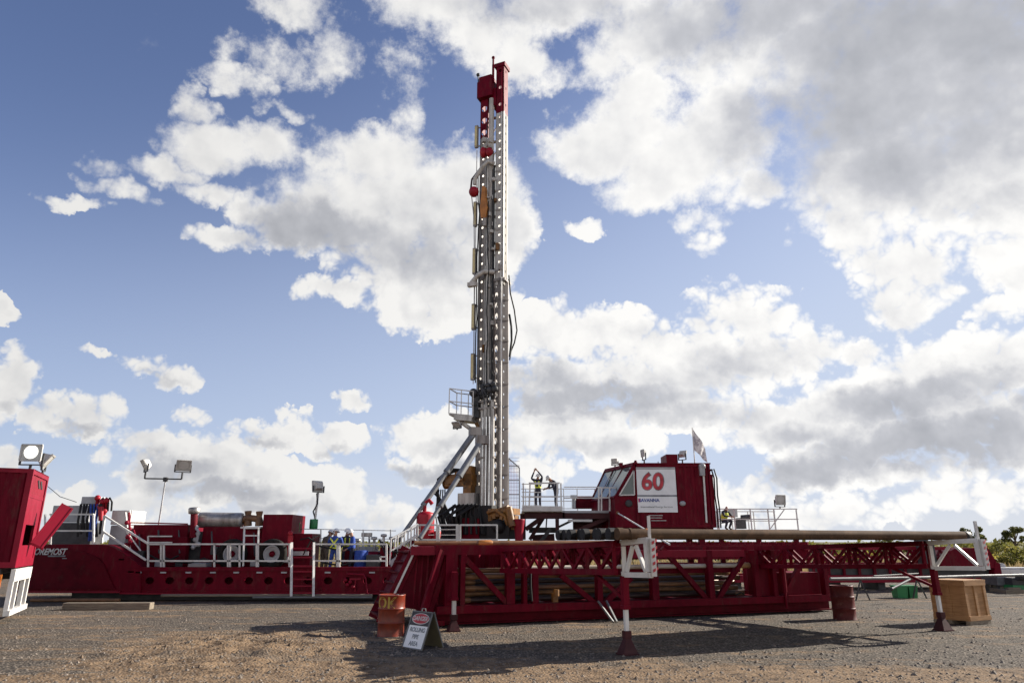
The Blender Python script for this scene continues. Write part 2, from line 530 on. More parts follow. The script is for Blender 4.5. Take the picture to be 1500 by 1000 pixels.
SHADE = [
    (1120, 20, 200, 60, .85), (1290, 50, 170, 90, 1), (1240, 165, 200, 75, .9), (1470, 20, 190, 90, 1), (1420, 150, 200, 110, .7), (1320, 240, 190, 70, .62),
    (1180, 225, 90, 70, .65), (1440, 290, 70, 30, .45), (980, 20, 110, 40, .55), (790, 10, 150, 26, .5),
    (470, 345, 120, 42, .8), (590, 375, 120, 45, .6), (620, 310, 90, 35, .3), (690, 340, 40, 60, .35),
    (860, 590, 160, 24, .8), (790, 560, 60, 26, .6), (1000, 612, 120, 18, .55), (1085, 530, 80, 22, .45), (1010, 560, 90, 22, .35),
    (1330, 590, 130, 32, .85), (1430, 560, 90, 26, .6), (1360, 655, 190, 40, 1), (1200, 690, 110, 26, .8), (1180, 640, 60, 24, .6), (1470, 640, 80, 50, .9),
    (860, 655, 60, 16, .5), (640, 690, 80, 15, .7), (660, 655, 60, 14, .4), (320, 720, 100, 20, .7), (270, 690, 70, 20, .65), (400, 745, 90, 14, .6),
    (120, 626, 55, 10, .6), (15, 600, 40, 14, .45), (500, 660, 40, 9, .5), (390, 646, 50, 8, .5), (245, 552, 46, 8, .45), (740, 350, 30, 40, .2),
]
HF = blob_field(CLOUDS)
GF = blob_field(SHADE)
fb = NOISE(tc, 17.0, 10, .66)
fb_lit = NOISE(VM('ADD', tc, (.010, 0, .013)), 15.0, 4, .5)
fb_low = NOISE(tc, 15.0, 4, .5)
fine = NOISE(tc, 5.0, 5, .55)
fbc = S('SUBTRACT', fb.outputs[0], .5)
# unseen bright low cloud added behind the camera to fill shaded fronts
rear = NOISE(tc, 3.2, 3, .5)
REAR = SS(S('ABSOLUTE', AZ0), 1.05, 1.6)
HF = S('MAXIMUM', HF, S('MULTIPLY', S('MULTIPLY', SS(S('MULTIPLY_ADD', rear.outputs[0], .5, S('MULTIPLY', EL0, -.75)), -.22, .12), REAR), 1.1))
namp = S('MULTIPLY', S('MULTIPLY_ADD', HF, -1.6, S('MULTIPLY_ADD', SS(EL0, .62, .40), -1.1, 2.9)), SS(HF, 0, .22, .35, 1.0))
dens = S('ADD', S('SUBTRACT', HF, .22), S('MULTIPLY', fbc, namp))
dens = S('ADD', dens, S('MULTIPLY', S('MULTIPLY_ADD', fine.outputs[0], .7, -.35), SS(HF, 0, .25, .3, 1.0)))
# heaped, crisper cloud low down; thin torn cloud higher up
LOWC = SS(EL0, .55, .33)
bil = None
for sc_, am_ in ((14, 1.0), (31, .6), (67, .36), (140, .2)):
    b_ = S('MULTIPLY', S('ABSOLUTE', S('SUBTRACT', NOISE(tc, sc_, 0, .5).outputs[0], .5)), am_)
    bil = b_ if bil is None else S('ADD', bil, b_)
bil = S('MULTIPLY', S('SUBTRACT', bil, .225), LOWC)
dens = S('ADD', dens, S('MULTIPLY', bil, S('MULTIPLY', SS(HF, 0, .2), 2.3)))
amax = S('MULTIPLY_ADD', LOWC, -.16, .64)
an = nd(nt, 'ShaderNodeMapRange', interpolation_type='SMOOTHSTEP'); an.inputs[1].default_value = -.06
L(dens, an.inputs[0]); L(amax, an.inputs[2]); alpha = an.outputs[0]
deep = SS(HF, .15, .95)
emb = S('SUBTRACT', fb_low.outputs[0], fb_lit.outputs[0])
# brightness of the cloud: thin and sunward parts bright, thick bases grey
bright = S('ADD', S('MULTIPLY_ADD', deep, -.19, 1.12), S('ADD', S('MULTIPLY', emb, .42), S('MULTIPLY', bil, .22)))
gsoft = S('MULTIPLY', SS(S('ADD', GF, S('MULTIPLY', emb, -.35)), -.05, 1.0), .47)
gsoft = S('MULTIPLY', gsoft, SS(HF, .1, .7, .3, 1.0))
bright = S('SUBTRACT', bright, gsoft)
bright = S('SUBTRACT', bright, S('MULTIPLY_ADD', fine.outputs[0], .14, -.07))
cr = nd(nt, 'ShaderNodeValToRGB')
cr.color_ramp.elements[0].position = .25; cr.color_ramp.elements[0].color = (.33, .345, .385, 1)
cr.color_ramp.elements[1].position = 1.05; cr.color_ramp.elements[1].color = (.98, .97, .95, 1)
e = cr.color_ramp.elements.new(.62); e.color = (.56, .57, .61, 1)
L(bright, cr.inputs[0])
SKY_K = .085
skc = VM('SCALE', sky.outputs[0], SKY_K)
skc = VM('MULTIPLY', skc, (1.04, 1.11, 1.50))
# paler towards the horizon and towards the sun
hz = S('MULTIPLY_ADD', EL0, -1.635, S('MULTIPLY_ADD', S('MAXIMUM', S('MINIMUM', AZ0, .8), -.8), .52, 1.064))
hz = S('MULTIPLY', S('ADD', S('ADD', hz, .05), S('SQRT', S('MULTIPLY_ADD', hz, hz, .05))), .5)
hz = S('MINIMUM', hz, .93)
hz = S('MULTIPLY', hz, SS(S('ABSOLUTE', AZ0), 1.1, 1.9, 1.0, .12))
mh = nd(nt, 'ShaderNodeMix', data_type='RGBA'); mh.inputs[7].default_value = (.60, .685, .85, 1)
L(skc, mh.inputs[6]); L(hz, mh.inputs[0])
mw = nd(nt, 'ShaderNodeMix', data_type='RGBA'); mw.inputs[7].default_value = (.74, .76, .80, 1)
L(mh.outputs[2], mw.inputs[6])
L(S('MULTIPLY', SS(S('MULTIPLY_ADD', fine.outputs[0], .09, EL0), .03, .16, .85, 0.0), SS(S('ABSOLUTE', AZ0), 1.1, 1.9, 1.0, .25)), mw.inputs[0])
mh = mw
mc = nd(nt, 'ShaderNodeMix', data_type='RGBA')
ccol = VM('SCALE', cr.outputs[0], 1.0); L(S('MAXIMUM', SS(AZ0, -.75, .45, .84, 1.04), S('MULTIPLY', REAR, 1.25)), ccol.node.inputs[3])  # added rear cloud brightened further as fill
L(alpha, mc.inputs[0]); L(mh.outputs[2], mc.inputs[6]); L(ccol, mc.inputs[7])
L(mc.outputs[2], bg.inputs['Color'])
bg.inputs['Strength'].default_value = .467
try:
    world.cycles.sampling_method = 'MANUAL'; world.cycles.sample_map_resolution = 512
except Exception:
    pass
# ---------------------------------------------------------------- ground
def ground_z(x, y):
    """gentle relief of the yard; a churned dirt hump left of the sign"""
    n = mnoise.fractal(V((x * .35, y * .35, 3.1)), 1.0, 2.0, 4) * .018
    near = max(0.0, 1 - abs(y - 13) / 11)
    z = n + mnoise.fractal(V((x * 1.9, y * 1.9, .7)), .9, 2.1, 4) * .016 * near
    hx, hy = (x + 5.2) / 2.3, (y - 14.2) / 2.6
    h = math.exp(-(hx * hx + hy * hy))
    z += h * (.10 + .12 * mnoise.fractal(V((x * 1.7, y * 1.7, 9)), .8, 2.2, 5))
    hx, hy = (x + 1.6) / 2.6, (y - 12.4) / 1.1
    z += math.exp(-(hx * hx + hy * hy)) * (.03 + .04 * mnoise.fractal(V((x * 2.2, y * 2.2, 4)), .8, 2.2, 5))
    # shallow wheel ruts running along the yard
    for y0, sl, am in ((15.1, .10, .022), (16.9, .10, .022), (13.2, -.04, .018)):
        d = (y - (y0 + sl * (x + 6) + .18 * math.sin(x * .45))) / .17
        if abs(d) < 3: z -= am * (math.exp(-d * d) - .55 * math.exp(-(abs(d) - 1.5) ** 2 * 3)) * (1 if x < 1.5 else max(0, 1 - (x - 1.5) / 3))
    return z


def axis(spans):
    out = []
    for a, b, s in spans:
        k = max(1, int(round((b - a) / s)))
        out += [a + (b - a) * i / k for i in range(k)]
    out.append(spans[-1][1])
    return out


gx = axis([(-4000, -400, 600), (-400, -60, 60), (-60, -14, 2), (-14, 16, .085), (16, 60, 2), (60, 400, 60), (400, 4000, 600)])
gy = axis([(-300, -10, 60), (-10, 9, 2), (9, 24, .085), (24, 60, 1.2), (60, 400, 30), (400, 5000, 500)])
nx, ny = len(gx), len(gy)
vs = []
for y in gy:
    for x in gx:
        k = min(1, max(0, (15.5 - abs(x - 1)) / 2)) * min(1, max(0, min(y - 9, 24 - y) / 2))
        vs.append((x, y, ground_z(x, y) * k if k > 0 else 0.0))
fs = [(j * nx + i, j * nx + i + 1, (j + 1) * nx + i + 1, (j + 1) * nx + i) for j in range(ny - 1) for i in range(nx - 1)]
me = bpy.data.meshes.new('ground'); me.from_pydata(vs, [], fs)
me.polygons.foreach_set('use_smooth', [True] * len(fs)); me.update()


def ground_mat():
    m = bpy.data.materials.new('gravel_and_dirt'); m.use_nodes = True
    nt = m.node_tree; L = nt.links.new; b = nt.nodes['Principled BSDF']
    b.inputs['Roughness'].default_value = .92; b.inputs['Specular IOR Level'].default_value = .15
    g = nd(nt, 'ShaderNodeNewGeometry').outputs['Position']

    def N(scale, detail, rough, st=(1, 1, 1)):
        mp = nd(nt, 'ShaderNodeVectorMath', operation='MULTIPLY'); mp.inputs[1].default_value = st; L(g, mp.inputs[0])
        n = nd(nt, 'ShaderNodeTexNoise'); n.inputs['Scale'].default_value = scale; n.inputs['Detail'].default_value = detail
        n.inputs['Roughness'].default_value = rough; L(mp.outputs[0], n.inputs['Vector']); return n.outputs[0]

    def R(x, a, c, lo=0, hi=1):
        n = nd(nt, 'ShaderNodeMapRange'); n.inputs[1].default_value = a; n.inputs[2].default_value = c
        n.inputs[3].default_value = lo; n.inputs[4].default_value = hi; L(x, n.inputs[0]); return n.outputs[0]

    def MX(f, a, c, blend='MIX'):
        n = nd(nt, 'ShaderNodeMix', data_type='RGBA', blend_type=blend)
        L(f, n.inputs[0]) if not isinstance(f, float) else setattr(n.inputs[0], 'default_value', f)
        for i, q in ((6, a), (7, c)):
            if isinstance(q, tuple): n.inputs[i].default_value = (*q, 1)
            else: L(q, n.inputs[i])
        return n.outputs[2]
    vo = nd(nt, 'ShaderNodeTexVoronoi'); vo.inputs['Scale'].default_value = 20; L(g, vo.inputs['Vector'])
    sepc = nd(nt, 'ShaderNodeSeparateColor'); L(vo.outputs['Color'], sepc.inputs[0])
    stone = MX(sepc.outputs[0], (.092, .076, .062), (.268, .224, .179))
    stone = MX(R(vo.outputs['Distance'], .25, .6), stone, (.062, .052, .042))
    dirt = MX(N(9, 8, .7), (.150, .098, .058), (.285, .198, .122))
    soil = MX(R(N(3.2, 7, .65), .45, .65), dirt, (.08, .053, .034))
    patch = R(N(.6, 6, .62, (.3, 2.0, 1)), .44, .60)
    # brown churned earth near the camera and on the hump, grey gravel elsewhere
    def bump(cx, cy, rx, ry):
        s_ = nd(nt, 'ShaderNodeVectorMath', operation='MULTIPLY_ADD'); s_.inputs[1].default_value = (1 / rx, 1 / ry, 0); s_.inputs[2].default_value = (-cx / rx, -cy / ry, 0)
        L(g, s_.inputs[0])
        l = nd(nt, 'ShaderNodeVectorMath', operation='LENGTH'); L(s_.outputs[0], l.inputs[0]); return R(l.outputs[1], .35, 1.25, 1, 0)
    def A(op, a, c):
        n = nd(nt, 'ShaderNodeMath', operation=op)
        for i, q in ((0, a), (1, c)):
            if isinstance(q, float): n.inputs[i].default_value = q
            else: L(q, n.inputs[i])
        return n.outputs[0]
    def nd_sin(x):
        a_ = nd(nt, 'ShaderNodeMath', operation='SINE'); L(A('MULTIPLY', x, .45), a_.inputs[0]); return a_.outputs[0]
    z1 = A('MAXIMUM', bump(-5.2, 14.2, 2.9, 3.0), bump(-2.0, 11.8, 5.5, 1.2))
    z1 = A('MAXIMUM', z1, bump(6.5, 11.6, 7, .9))
    sepp = nd(nt, 'ShaderNodeSeparateXYZ'); L(g, sepp.inputs[0])
    z1 = A('MAXIMUM', z1, A('MULTIPLY', R(sepp.outputs[1], 12.3, 10.9), R(sepp.outputs[0], -5.5, -1.5)))
    k = A('ADD', A('MULTIPLY', patch, .52), A('MULTIPLY', z1, 1.0))
    k = A('ADD', k, R(N(1.7, 7, .7), .35, .65, -.28, .28))
    k = R(k, .30, .62)
    col = MX(k, stone, soil)
    # compacted wheel tracks
    for y0, slp in ((15.1, .10), (16.9, .10), (13.2, -.04)):
        wob = A('MULTIPLY', nd_sin(sepp.outputs[0]), .18)
        dd = A('SUBTRACT', A('SUBTRACT', sepp.outputs[1], A('ADD', A('MULTIPLY', A('ADD', sepp.outputs[0], 6.0), slp), y0)), wob)
        ab = nd(nt, 'ShaderNodeMath', operation='ABSOLUTE'); L(dd, ab.inputs[0])
        f_ = A('MULTIPLY', R(ab.outputs[0], .30, .10), R(N(2.5, 6, .7), .38, .58, .15, .75))
        f_ = A('MULTIPLY', f_, R(sepp.outputs[0], 4.0, 1.0))
        col = MX(f_, col, (.15, .118, .088))
    # scattered stones still show through the dirt
    col = MX(A('MULTIPLY', R(sepc.outputs[1], .72, .74), R(vo.outputs['Distance'], .5, .3)), col, stone)
    # far grassland, dry and greenish
    far = MX(R(N(.05, 6, .6), .4, .6), (.13, .105, .045), (.085, .09, .028))
    fz = A('ADD', sepp.outputs[1], R(N(.12, 5, .6), 0, 1, -12, 12))
    col = MX(R(fz, 44, 56), col, far)
    L(col, b.inputs['Base Color'])
    h = A('ADD', A('MULTIPLY', R(vo.outputs['Distance'], 0, .7, 1, 0), .55), A('MULTIPLY', N(14, 8, .7), .9))
    bp = nd(nt, 'ShaderNodeBump'); bp.inputs['Strength'].default_value = 1.0; bp.inputs['Distance'].default_value = .03
    L(h, bp.inputs['Height']); L(bp.outputs[0], b.inputs['Normal'])
    return m


me.materials.append(ground_mat())
go = link(bpy.data.objects.new('ground', me)); tag(go, kind='structure')


# loose stones lying on the yard: nobody could count them
m_stone = mat('loose_stone', (.21, .172, .136), (.085, .07, .056), rough=.9, scale=9, amt=(.4, .6))
rs = random.Random(3)
mb = MB()
base = [V((1, 0, -.2)), V((.3, .95, -.2)), V((-.8, .6, -.2)), V((-.8, -.6, -.2)), V((.3, -.95, -.2)), V((.1, 0, .75))]
for i in range(8500):
    y = 10.6 + 13 * rs.random() ** 1.6
    x = (rs.random() * 1.66 - .83) * y
    r = .011 + .036 * rs.random() ** 3.2
    a = rs.random() * 6.28; ca, sa = math.cos(a), math.sin(a)
    z = ground_z(x, y) + r * .1
    pts = []
    for p in base:
        q = p * r * (.75 + .5 * rs.random())
        pts.append((x + q.x * ca - q.y * sa, y + q.x * sa + q.y * ca, z + q.z * .8))
    mb.add(pts, [(0, 1, 5), (1, 2, 5), (2, 3, 5), (3, 4, 5), (4, 0, 5)])
tag(mb.build('loose_gravel', m_stone), 'loose grey stones scattered over the yard', 'gravel', kind='stuff')

# clods of earth on the churned patch
m_clod = mat('earth_clod', (.145, .10, .063), (.08, .054, .035), rough=.95, scale=6)
mb = MB()
for i in range(620):
    x = rs.gauss(-5.2, 1.5); y = rs.gauss(14.3, 1.5)
    if i > 520: x = rs.uniform(-9, 12); y = rs.uniform(10.8, 13.2)
    r = .014 + .04 * rs.random() ** 3
    z = ground_z(x, y) + r * .15
    a = rs.random() * 6.28; ca, sa = math.cos(a), math.sin(a)
    pts = []
    for p in base:
        q = p * r * (.6 + .7 * rs.random())
        pts.append((x + q.x * ca - q.y * sa, y + q.x * sa + q.y * ca, z + q.z))
    mb.add(pts, [(0, 1, 5), (1, 2, 5), (2, 3, 5), (3, 4, 5), (4, 0, 5)])
tag(mb.build('earth_clods', m_clod), 'brown clods on the churned earth', 'soil', kind='stuff')


# ---------------------------------------------------------------- vegetation
def leaf_mat(name, c1, c2):
    m = mat(name, c1, c2, rough=.7, scale=.9, amt=(.35, .65), spec=.2, rvar=0)
    nt = m.node_tree; b = nt.nodes['Principled BSDF']; out = nt.nodes['Material Output']
    tr = nd(nt, 'ShaderNodeBsdfTranslucent'); mx = nd(nt, 'ShaderNodeMixShader'); mx.inputs[0].default_value = .42
    nt.links.new(b.inputs['Base Color'].links[0].from_socket, tr.inputs['Color'])
    nt.links.new(b.outputs[0], mx.inputs[1]); nt.links.new(tr.outputs[0], mx.inputs[2]); nt.links.new(mx.outputs[0], out.inputs['Surface'])
    return m


M['leaf_a'] = leaf_mat('olive_leaf', (.20, .185, .045), (.11, .115, .028))
M['leaf_b'] = leaf_mat('yellow_green_leaf', (.33, .27, .06), (.22, .19, .045))
M['leaf_c'] = leaf_mat('dark_leaf', (.13, .13, .045), (.085, .09, .03))
M['dry'] = leaf_mat('dry_grass', (.30, .22, .11), (.20, .15, .07))
M['bark'] = mat('bark', (.11, .08, .055), (.07, .05, .035), rough=.9)


def foliage(mb, r_, clumps, n, size):
    for c, cr in clumps:
        for _ in range(n):
            while True:
                p = V((r_.uniform(-1, 1), r_.uniform(-1, 1), r_.uniform(-1, 1)))
                if .25 < p.length < 1: break
            p = V(c) + V((p.x * cr[0], p.y * cr[1], p.z * cr[2]))
            a = V((r_.gauss(0, 1), r_.gauss(0, 1), r_.gauss(0, 1))).normalized()
            b = a.cross(V((r_.gauss(0, 1), r_.gauss(0, 1), r_.gauss(0, 1)))).normalized()
            s = size * (.5 + r_.random())
            mb.add([p - a * s * .5, p + b * s * .28, p + a * s * .5, p - b * s * .28], [(0, 1, 2, 3)])


def make_shrub(seed, leaf, h, w, label):
    r_ = random.Random(seed)
    t = thing('shrub', (0, 0, 0), label, 'shrub', 'shrubs beyond the yard')
    cl = []
    for i in range(9):
        a = r_.random() * 6.28; d = r_.random() ** .6 * w * .5
        z = h * (.25 + .6 * r_.random()) * (1 - .35 * d / w)
        cl.append((V((math.cos(a) * d, math.sin(a) * d, z)), (w * .2, w * .2, h * .17)))
    m = MB(); foliage(m, r_, cl, 110, .34); m.build('crown', leaf, t)
    s = MB()
    for c, _ in cl[:6]: s.path([V((c.x * .1, c.y * .1, -.05)), V((c.x * .5, c.y * .5, c.z * .55)), c], .05, 5, True, [.06, .04, .015])
    s.build('stem', M['bark'], t)
    return t


def make_tree(seed, leaf, h, w, label):
    r_ = random.Random(seed)
    t = thing('tree', (0, 0, 0), label, 'tree', 'trees on the far field')
    s = MB(); top = V((r_.uniform(-.3, .3), 0, h * .62))
    s.path([(0, 0, -.1), (top.x * .4, 0, h * .32), top], .2, 7, True, [.2, .15, .09])
    cl = []
    for i in range(9):
        a = i * 2.4 + r_.random(); d = w * (.2 + .3 * r_.random())
        c = V((math.cos(a) * d, math.sin(a) * d, h * (.55 + .4 * r_.random())))
        cl.append((c, (w * .19, w * .19, h * .10)))
        s.path([V((top.x * .7, 0, h * (.35 + .03 * i))), c * .8 + top * .2, c], .06, 5, True, [.08, .05, .02])
    s.build('trunk', M['bark'], t)
    m = MB(); foliage(m, r_, cl, 130, .28); m.build('crown', leaf, t)
    return t


SHR = [make_shrub(1, M['leaf_a'], 2.6, 4.4, 'bushy olive shrub behind the yard, one of many alike'),
       make_shrub(2, M['leaf_b'], 2.1, 4.8, 'low yellow-green shrub behind the yard, one of many alike'),
       make_shrub(3, M['leaf_c'], 3.1, 4.2, 'dark rounded shrub behind the yard, one of many alike'),
       make_shrub(4, M['leaf_b'], 2.7, 3.6, 'tall yellow-green shrub behind the yard, one of many alike')]
rv = random.Random(11)
k = 0
first = [True] * 4
for row, (y0, n) in enumerate(((64, 20), (82, 24), (104, 20))):
    for i in range(n):
        f = (i + rv.uniform(-.4, .4)) / (n - 1)
        y = y0 + rv.uniform(-7, 7)
        x = (.02 + .95 * f) * y
        if row == 0 and f < .45: continue
        j = rv.choice((0, 1, 1, 3, 0, 2) if row < 2 else (0, 2, 2, 3))
        o = SHR[j] if first[j] else copy_tree(SHR[j]); first[j] = False
        o.location = (x, y, 0); o.rotation_euler.z = rv.random() * 6.28
        s = rv.uniform(.55, .9); o.scale = (s, s, s * rv.uniform(.8, 1.15))
t = make_tree(21, M['leaf_c'], 3.7, 1.9, 'slim dark tree rising above the shrubs, right of the pipe rack'); t.location = (at(1434, 800, 92).x, 92, 0)
t = make_tree(22, M['leaf_c'], 3.7, 2.6, 'rounded dark tree at the right edge above the shrubs'); t.location = (at(1486, 800, 88).x, 88, 0)
t = make_tree(23, M['leaf_c'], 4.0, 2.2, 'small dark tree peeping over the end of the pipes'); t.location = (at(1408, 800, 110).x, 110, 0)

# far-off scrub along the horizon
mb = MB(); r_ = random.Random(5)
for i in range(420):
    y = r_.uniform(170, 420); x = r_.uniform(-.95, 1.0) * y
    h = r_.uniform(1.2, 2.6)
    foliage(mb, r_, [((x, y, h * .5), (r_.uniform(2, 6), 2, h * .5))], 16, 1.4)
tag(mb.build('distant_scrub', M['leaf_a']), 'far-off scrub along the horizon', 'scrub', kind='stuff')
mb = MB()
for i in range(14000):
    y = r_.uniform(44, 75) if i < 10000 else r_.uniform(75, 120); x = r_.uniform(-.95, 1.0) * y
    h = r_.uniform(.15, .6); a = r_.random() * 6.28; w = .05 + .1 * r_.random()
    mb.add([(x - w * math.cos(a), y - w * math.sin(a), 0), (x + w * math.cos(a), y + w * math.sin(a), 0), (x + r_.uniform(-.2, .2), y, h)], [(0, 1, 2)])
tag(mb.build('dry_grass', M['dry']), 'dry grass between the yard and the shrubs', 'grass', kind='stuff')
# ---------------------------------------------------------------- pipe handler (front frame)
CA = math.radians(19.0)
E1 = V((math.cos(CA), math.sin(CA), 0))          # along the frame, to the right and away
EB = V((-math.sin(CA), math.cos(CA), 0))         # backwards
O = V(((702 - 750) / 1081 * 18.3, 18.3, 0))


def fp(s, t, z):
    return O + E1 * s + EB * t + Z * z


def su(u, t=0.0, v=850):
    """distance along the frame of photo column u"""
    zc = (500 - v) / F; k = (u - 750) / F / (CP - zc * SP)
    b = O + EB * t
    return (k * b.y - b.x) / (E1.x - k * E1.y)


def floodlight(parent_or_none, p, aim, size=.4, name='floodlight', label=None, lit=False, group=None, yoke=.25):
    """boxy floodlight standing on point p, looking along aim"""
    t = thing(name, p, label, 'floodlight', group)
    a = V(aim).normalized(); x = a.cross(Z).normalized(); y = x.cross(a)
    c = V(p) + Z * (yoke + size * .5)
    w, h, d = size, size * .82, size * .42
    m = MB()
    q = lambda sx, sy, sz: c + x * sx * w / 2 + y * sy * h / 2 + a * sz * d / 2
    m.hexa([q(-.6, -.6, -1), q(.6, -.6, -1), q(1, -1, .8), q(-1, -1, .8), q(-.6, .6, -1), q(.6, .6, -1), q(1, 1, .8), q(-1, 1, .8)])
    for sy in (-1, 1): m.bar(q(-1.04, sy, .88), q(1.04, sy, .88), .045, .045, up=y)
    for sx in (-1, 1): m.bar(q(sx, -1, .88), q(sx, 1, .88), .045, .045, up=x)
    m.build('housing', M['lamp_housing'], t)
    g = MB(); g.fbox(q(-.95, -.95, .83), x * w * .95, y * h * .95, a * .012); ln = g.build('lens', M['lens'], t)
    g = MB(); g.lathe(q(0, .08, .83) + a * .013, [(0, .006), (w * .22, .004), (w * .33, .002), (w * .36, 0)], 20, a); g.build('reflector_bowl', M['lens_lit' if lit else 'lamp_housing'], ln)
    b = MB()
    for sx in (-1, 1): b.bar(c + x * sx * (w / 2 + .03), c + x * sx * (w / 2 + .03) - Z * (size * .5 + yoke * .35), .03, .05)
    b.bar(c - x * (w / 2 + .045) - Z * (size * .5 + yoke * .35), c + x * (w / 2 + .045) - Z * (size * .5 + yoke * .35), .05, .03)
    b.tube(V(p) - Z * .02, c - Z * (size * .5 + yoke * .3), .035, n=8)
    b.build('bracket', M['dark_grey'], t)
    return t


PH = thing('pipe_handler', fp(0, 0, 0), 'long dark red steel frame holding stacked pipes, with two white-ended arms', 'pipe rack')
ZT, ZM, ZB = 1.88, 1.22, .48
S0, S1 = su(612), su(1216)
sB0 = su(640)
m = MB(); m.fbox(fp(sB0, -.12, .30), E1 * (S1 - sB0), EB * .5, Z * .18); m.build('base_beam', M['red'], PH)
m = MB(); m.fbox(fp(sB0 + .05, .16, .06), E1 * (S1 - sB0 - .05), EB * .16, Z * .217)
m.fbox(fp(sB0 + .05, .02, .045), E1 * (S1 - sB0 - .05), EB * .40, Z * .03); m.build('skid', M['red_dusty'], PH)
m = MB(); m.fbox(fp(sB0, 2.30, .06), E1 * (S1 - sB0), EB * .22, Z * .42); m.build('base_beam', M['red'], PH)
for i in range(9):
    s = sB0 + .4 + i * (S1 - sB0 - .8) / 8
    m = MB(); m.fbox(fp(s, .17, .10), E1 * .14, EB * 2.12, Z * .3); m.build('cross_member', M['red'], PH)

# posts on the front face: (u, width)
for u, w in ((660, .30), (677, .12), (747, .22), (768, .10), (783, .16), (877, .15), (958, .20), (1040, .17), (1107, .16), (1133, .13), (1148, .10), (1208, .14)):
    s = su(u); zt = ZT - .02 if u < 960 or u > 1200 else ZT - .12
    if 1200 < u: zt = 1.25
    if u in (877, 783): zt = ZM
    m = MB(); m.fbox(fp(s - w / 2, -.085, ZB + .002), E1 * w, EB * .2, Z * (zt - ZB)); m.build('post', M['red'], PH)
# back posts
for u in (670, 765, 860, 950, 1030, 1095, 1150, 1205):
    s = su(u, 2.4); m = MB(); m.fbox(fp(s - .09, 2.33, .485), E1 * .18, EB * .16, Z * (1.34)); m.build('post', M['red'], PH)
# braces
for u0, v0, u1, v1 in ((676, 812, 742, 882), (822, 842, 872, 884), (884, 884, 925, 846), (973, 802, 1036, 880), (1048, 880, 1094, 815), (1146, 874, 1180, 820)):
    z0 = at(u0, v0, fp(su(u0), 0, 0).y).z; z1 = at(u1, v1, fp(su(u1), 0, 0).y).z
    m = MB(); m.bar(fp(su(u0), .03, z0), fp(su(u1), .03, z1), .12, .13); m.build('brace', M['red'], PH)
# top chords, mid chord
m = MB(); m.fbox(fp(su(636), -.09, ZT - .20), E1 * (su(800) - su(636)), EB * .22, Z * .24); m.build('top_chord', M['red'], PH)
m = MB(); m.fbox(fp(su(930), -.06, ZT - .30), E1 * (su(1092) - su(930)), EB * .2, Z * .19); m.build('top_chord', M['pink_red'], PH)
m = MB(); m.fbox(fp(su(780), .135, ZM - .07), E1 * (su(1090) - su(780)), EB * .16, Z * .13); m.build('mid_chord', M['red'], PH)
m = MB(); m.fbox(fp(su(640), 2.25, ZT - .16), E1 * (S1 - su(640) - .2), EB * .2, Z * .19); m.build('top_chord', M['red'], PH)
for u in (670, 720, 770, 960, 1040, 1100):
    m = MB(); m.fbox(fp(su(u) - .05, .14, ZT - .14), E1 * .1, EB * 2.1, Z * .12); m.build('cross_beam', M['red'], PH)
# closed end panel on the left, fascia under the top chord
m = MB(); m.prism([at(u_, v_, fp(su(u_), .45, 0).y) for u_, v_ in ((606, 806), (652, 806), (652, 898), (566, 886))], EB * 1.5); m.build('end_body', M['red_dusty'], PH)
for u_ in (612, 620, 628, 636, 644):
    a_ = at(u_, 809, fp(su(u_), .44, 0).y); b_ = at(u_ - .12 * (640 - u_) - 4, 890, fp(su(u_), .44, 0).y)
    m = MB(); m.bar(a_, b_, .06, .05); m.build('end_rib', M['red'], PH)
m = MB(); m.bar(fp(su(601), .1, ZT - .10), fp(su(660), .0, ZT - .10), .14, .20); m.build('top_chord', M['pink_red'], PH)
m = MB(); m.bar(fp(su(645), -.06, ZT - .08), fp(su(614), -.25, .12), .10, .16); m.build('brace', M['red'], PH)
m = MB(); m.bar(fp(su(656), .1, ZT - .3), fp(su(630), .1, .2), .09, .12)
m.fbox(fp(su(615), -.2, .05), E1 * (su(650) - su(615)), EB * .2, Z * .12); m.build('end_frame', M['red'], PH)
m = MB(); m.corr(fp(su(690), 1.9, 0), fp(su(800), 1.9, 0), 1.25, ZT - .18, -EB, .42, .09); m.build('rear_panel', M['red'], PH)
# big uprights and boxes at the right
m = MB(); m.fbox(fp(su(1108) + .09, .05, .49), E1 * (su(1130) - su(1108) - .14), EB * .45, Z * 1.22); m.build('end_box', M['red'], PH)
m = MB(); m.fbox(fp(su(1150), .22, .485), E1 * (su(1209) - su(1150)), EB * 1.2, Z * .62)
m.fbox(fp(su(1140), .3, 1.12), E1 * .4, EB * .5, Z * .3); m.build('power_box', M['red'], PH)
m = MB(); m.tube(fp(su(1143), -.16, .6), fp(su(1143), -.16, 1.75), .06); m.tube(fp(su(1143), -.16, .15), fp(su(1143), -.16, .62), .035); m.build('hinge_tube', M['red'], PH)
# knuckle guards, hoses, lamp
m = MB(); m.box(fp(su(808), -.2, .62), (.14, .12, .22), CA); m.tube(fp(su(809), -.26, .66), fp(su(809), -.26, .82), .075, n=10); m.build('gear_motor', M['yellow'], PH)
m = MB(); m.path([fp(su(775), -.12, 1.3), fp(su(774), -.16, .9), fp(su(776), -.14, .55)], .03, 7)
m.path([fp(su(1085), -.1, .55), fp(su(1078), -.2, .62), fp(su(1072), -.13, .55)], .02, 6)
m.build('hose', M['black'], PH)
for a, b in ((872, 883), (884, 888)):
    m = MB(); m.bar(fp(su(a), -.12, .5), fp(su(b), -.52, .02), .045); m.build('prop_leg', M['grey_pipe'], PH)

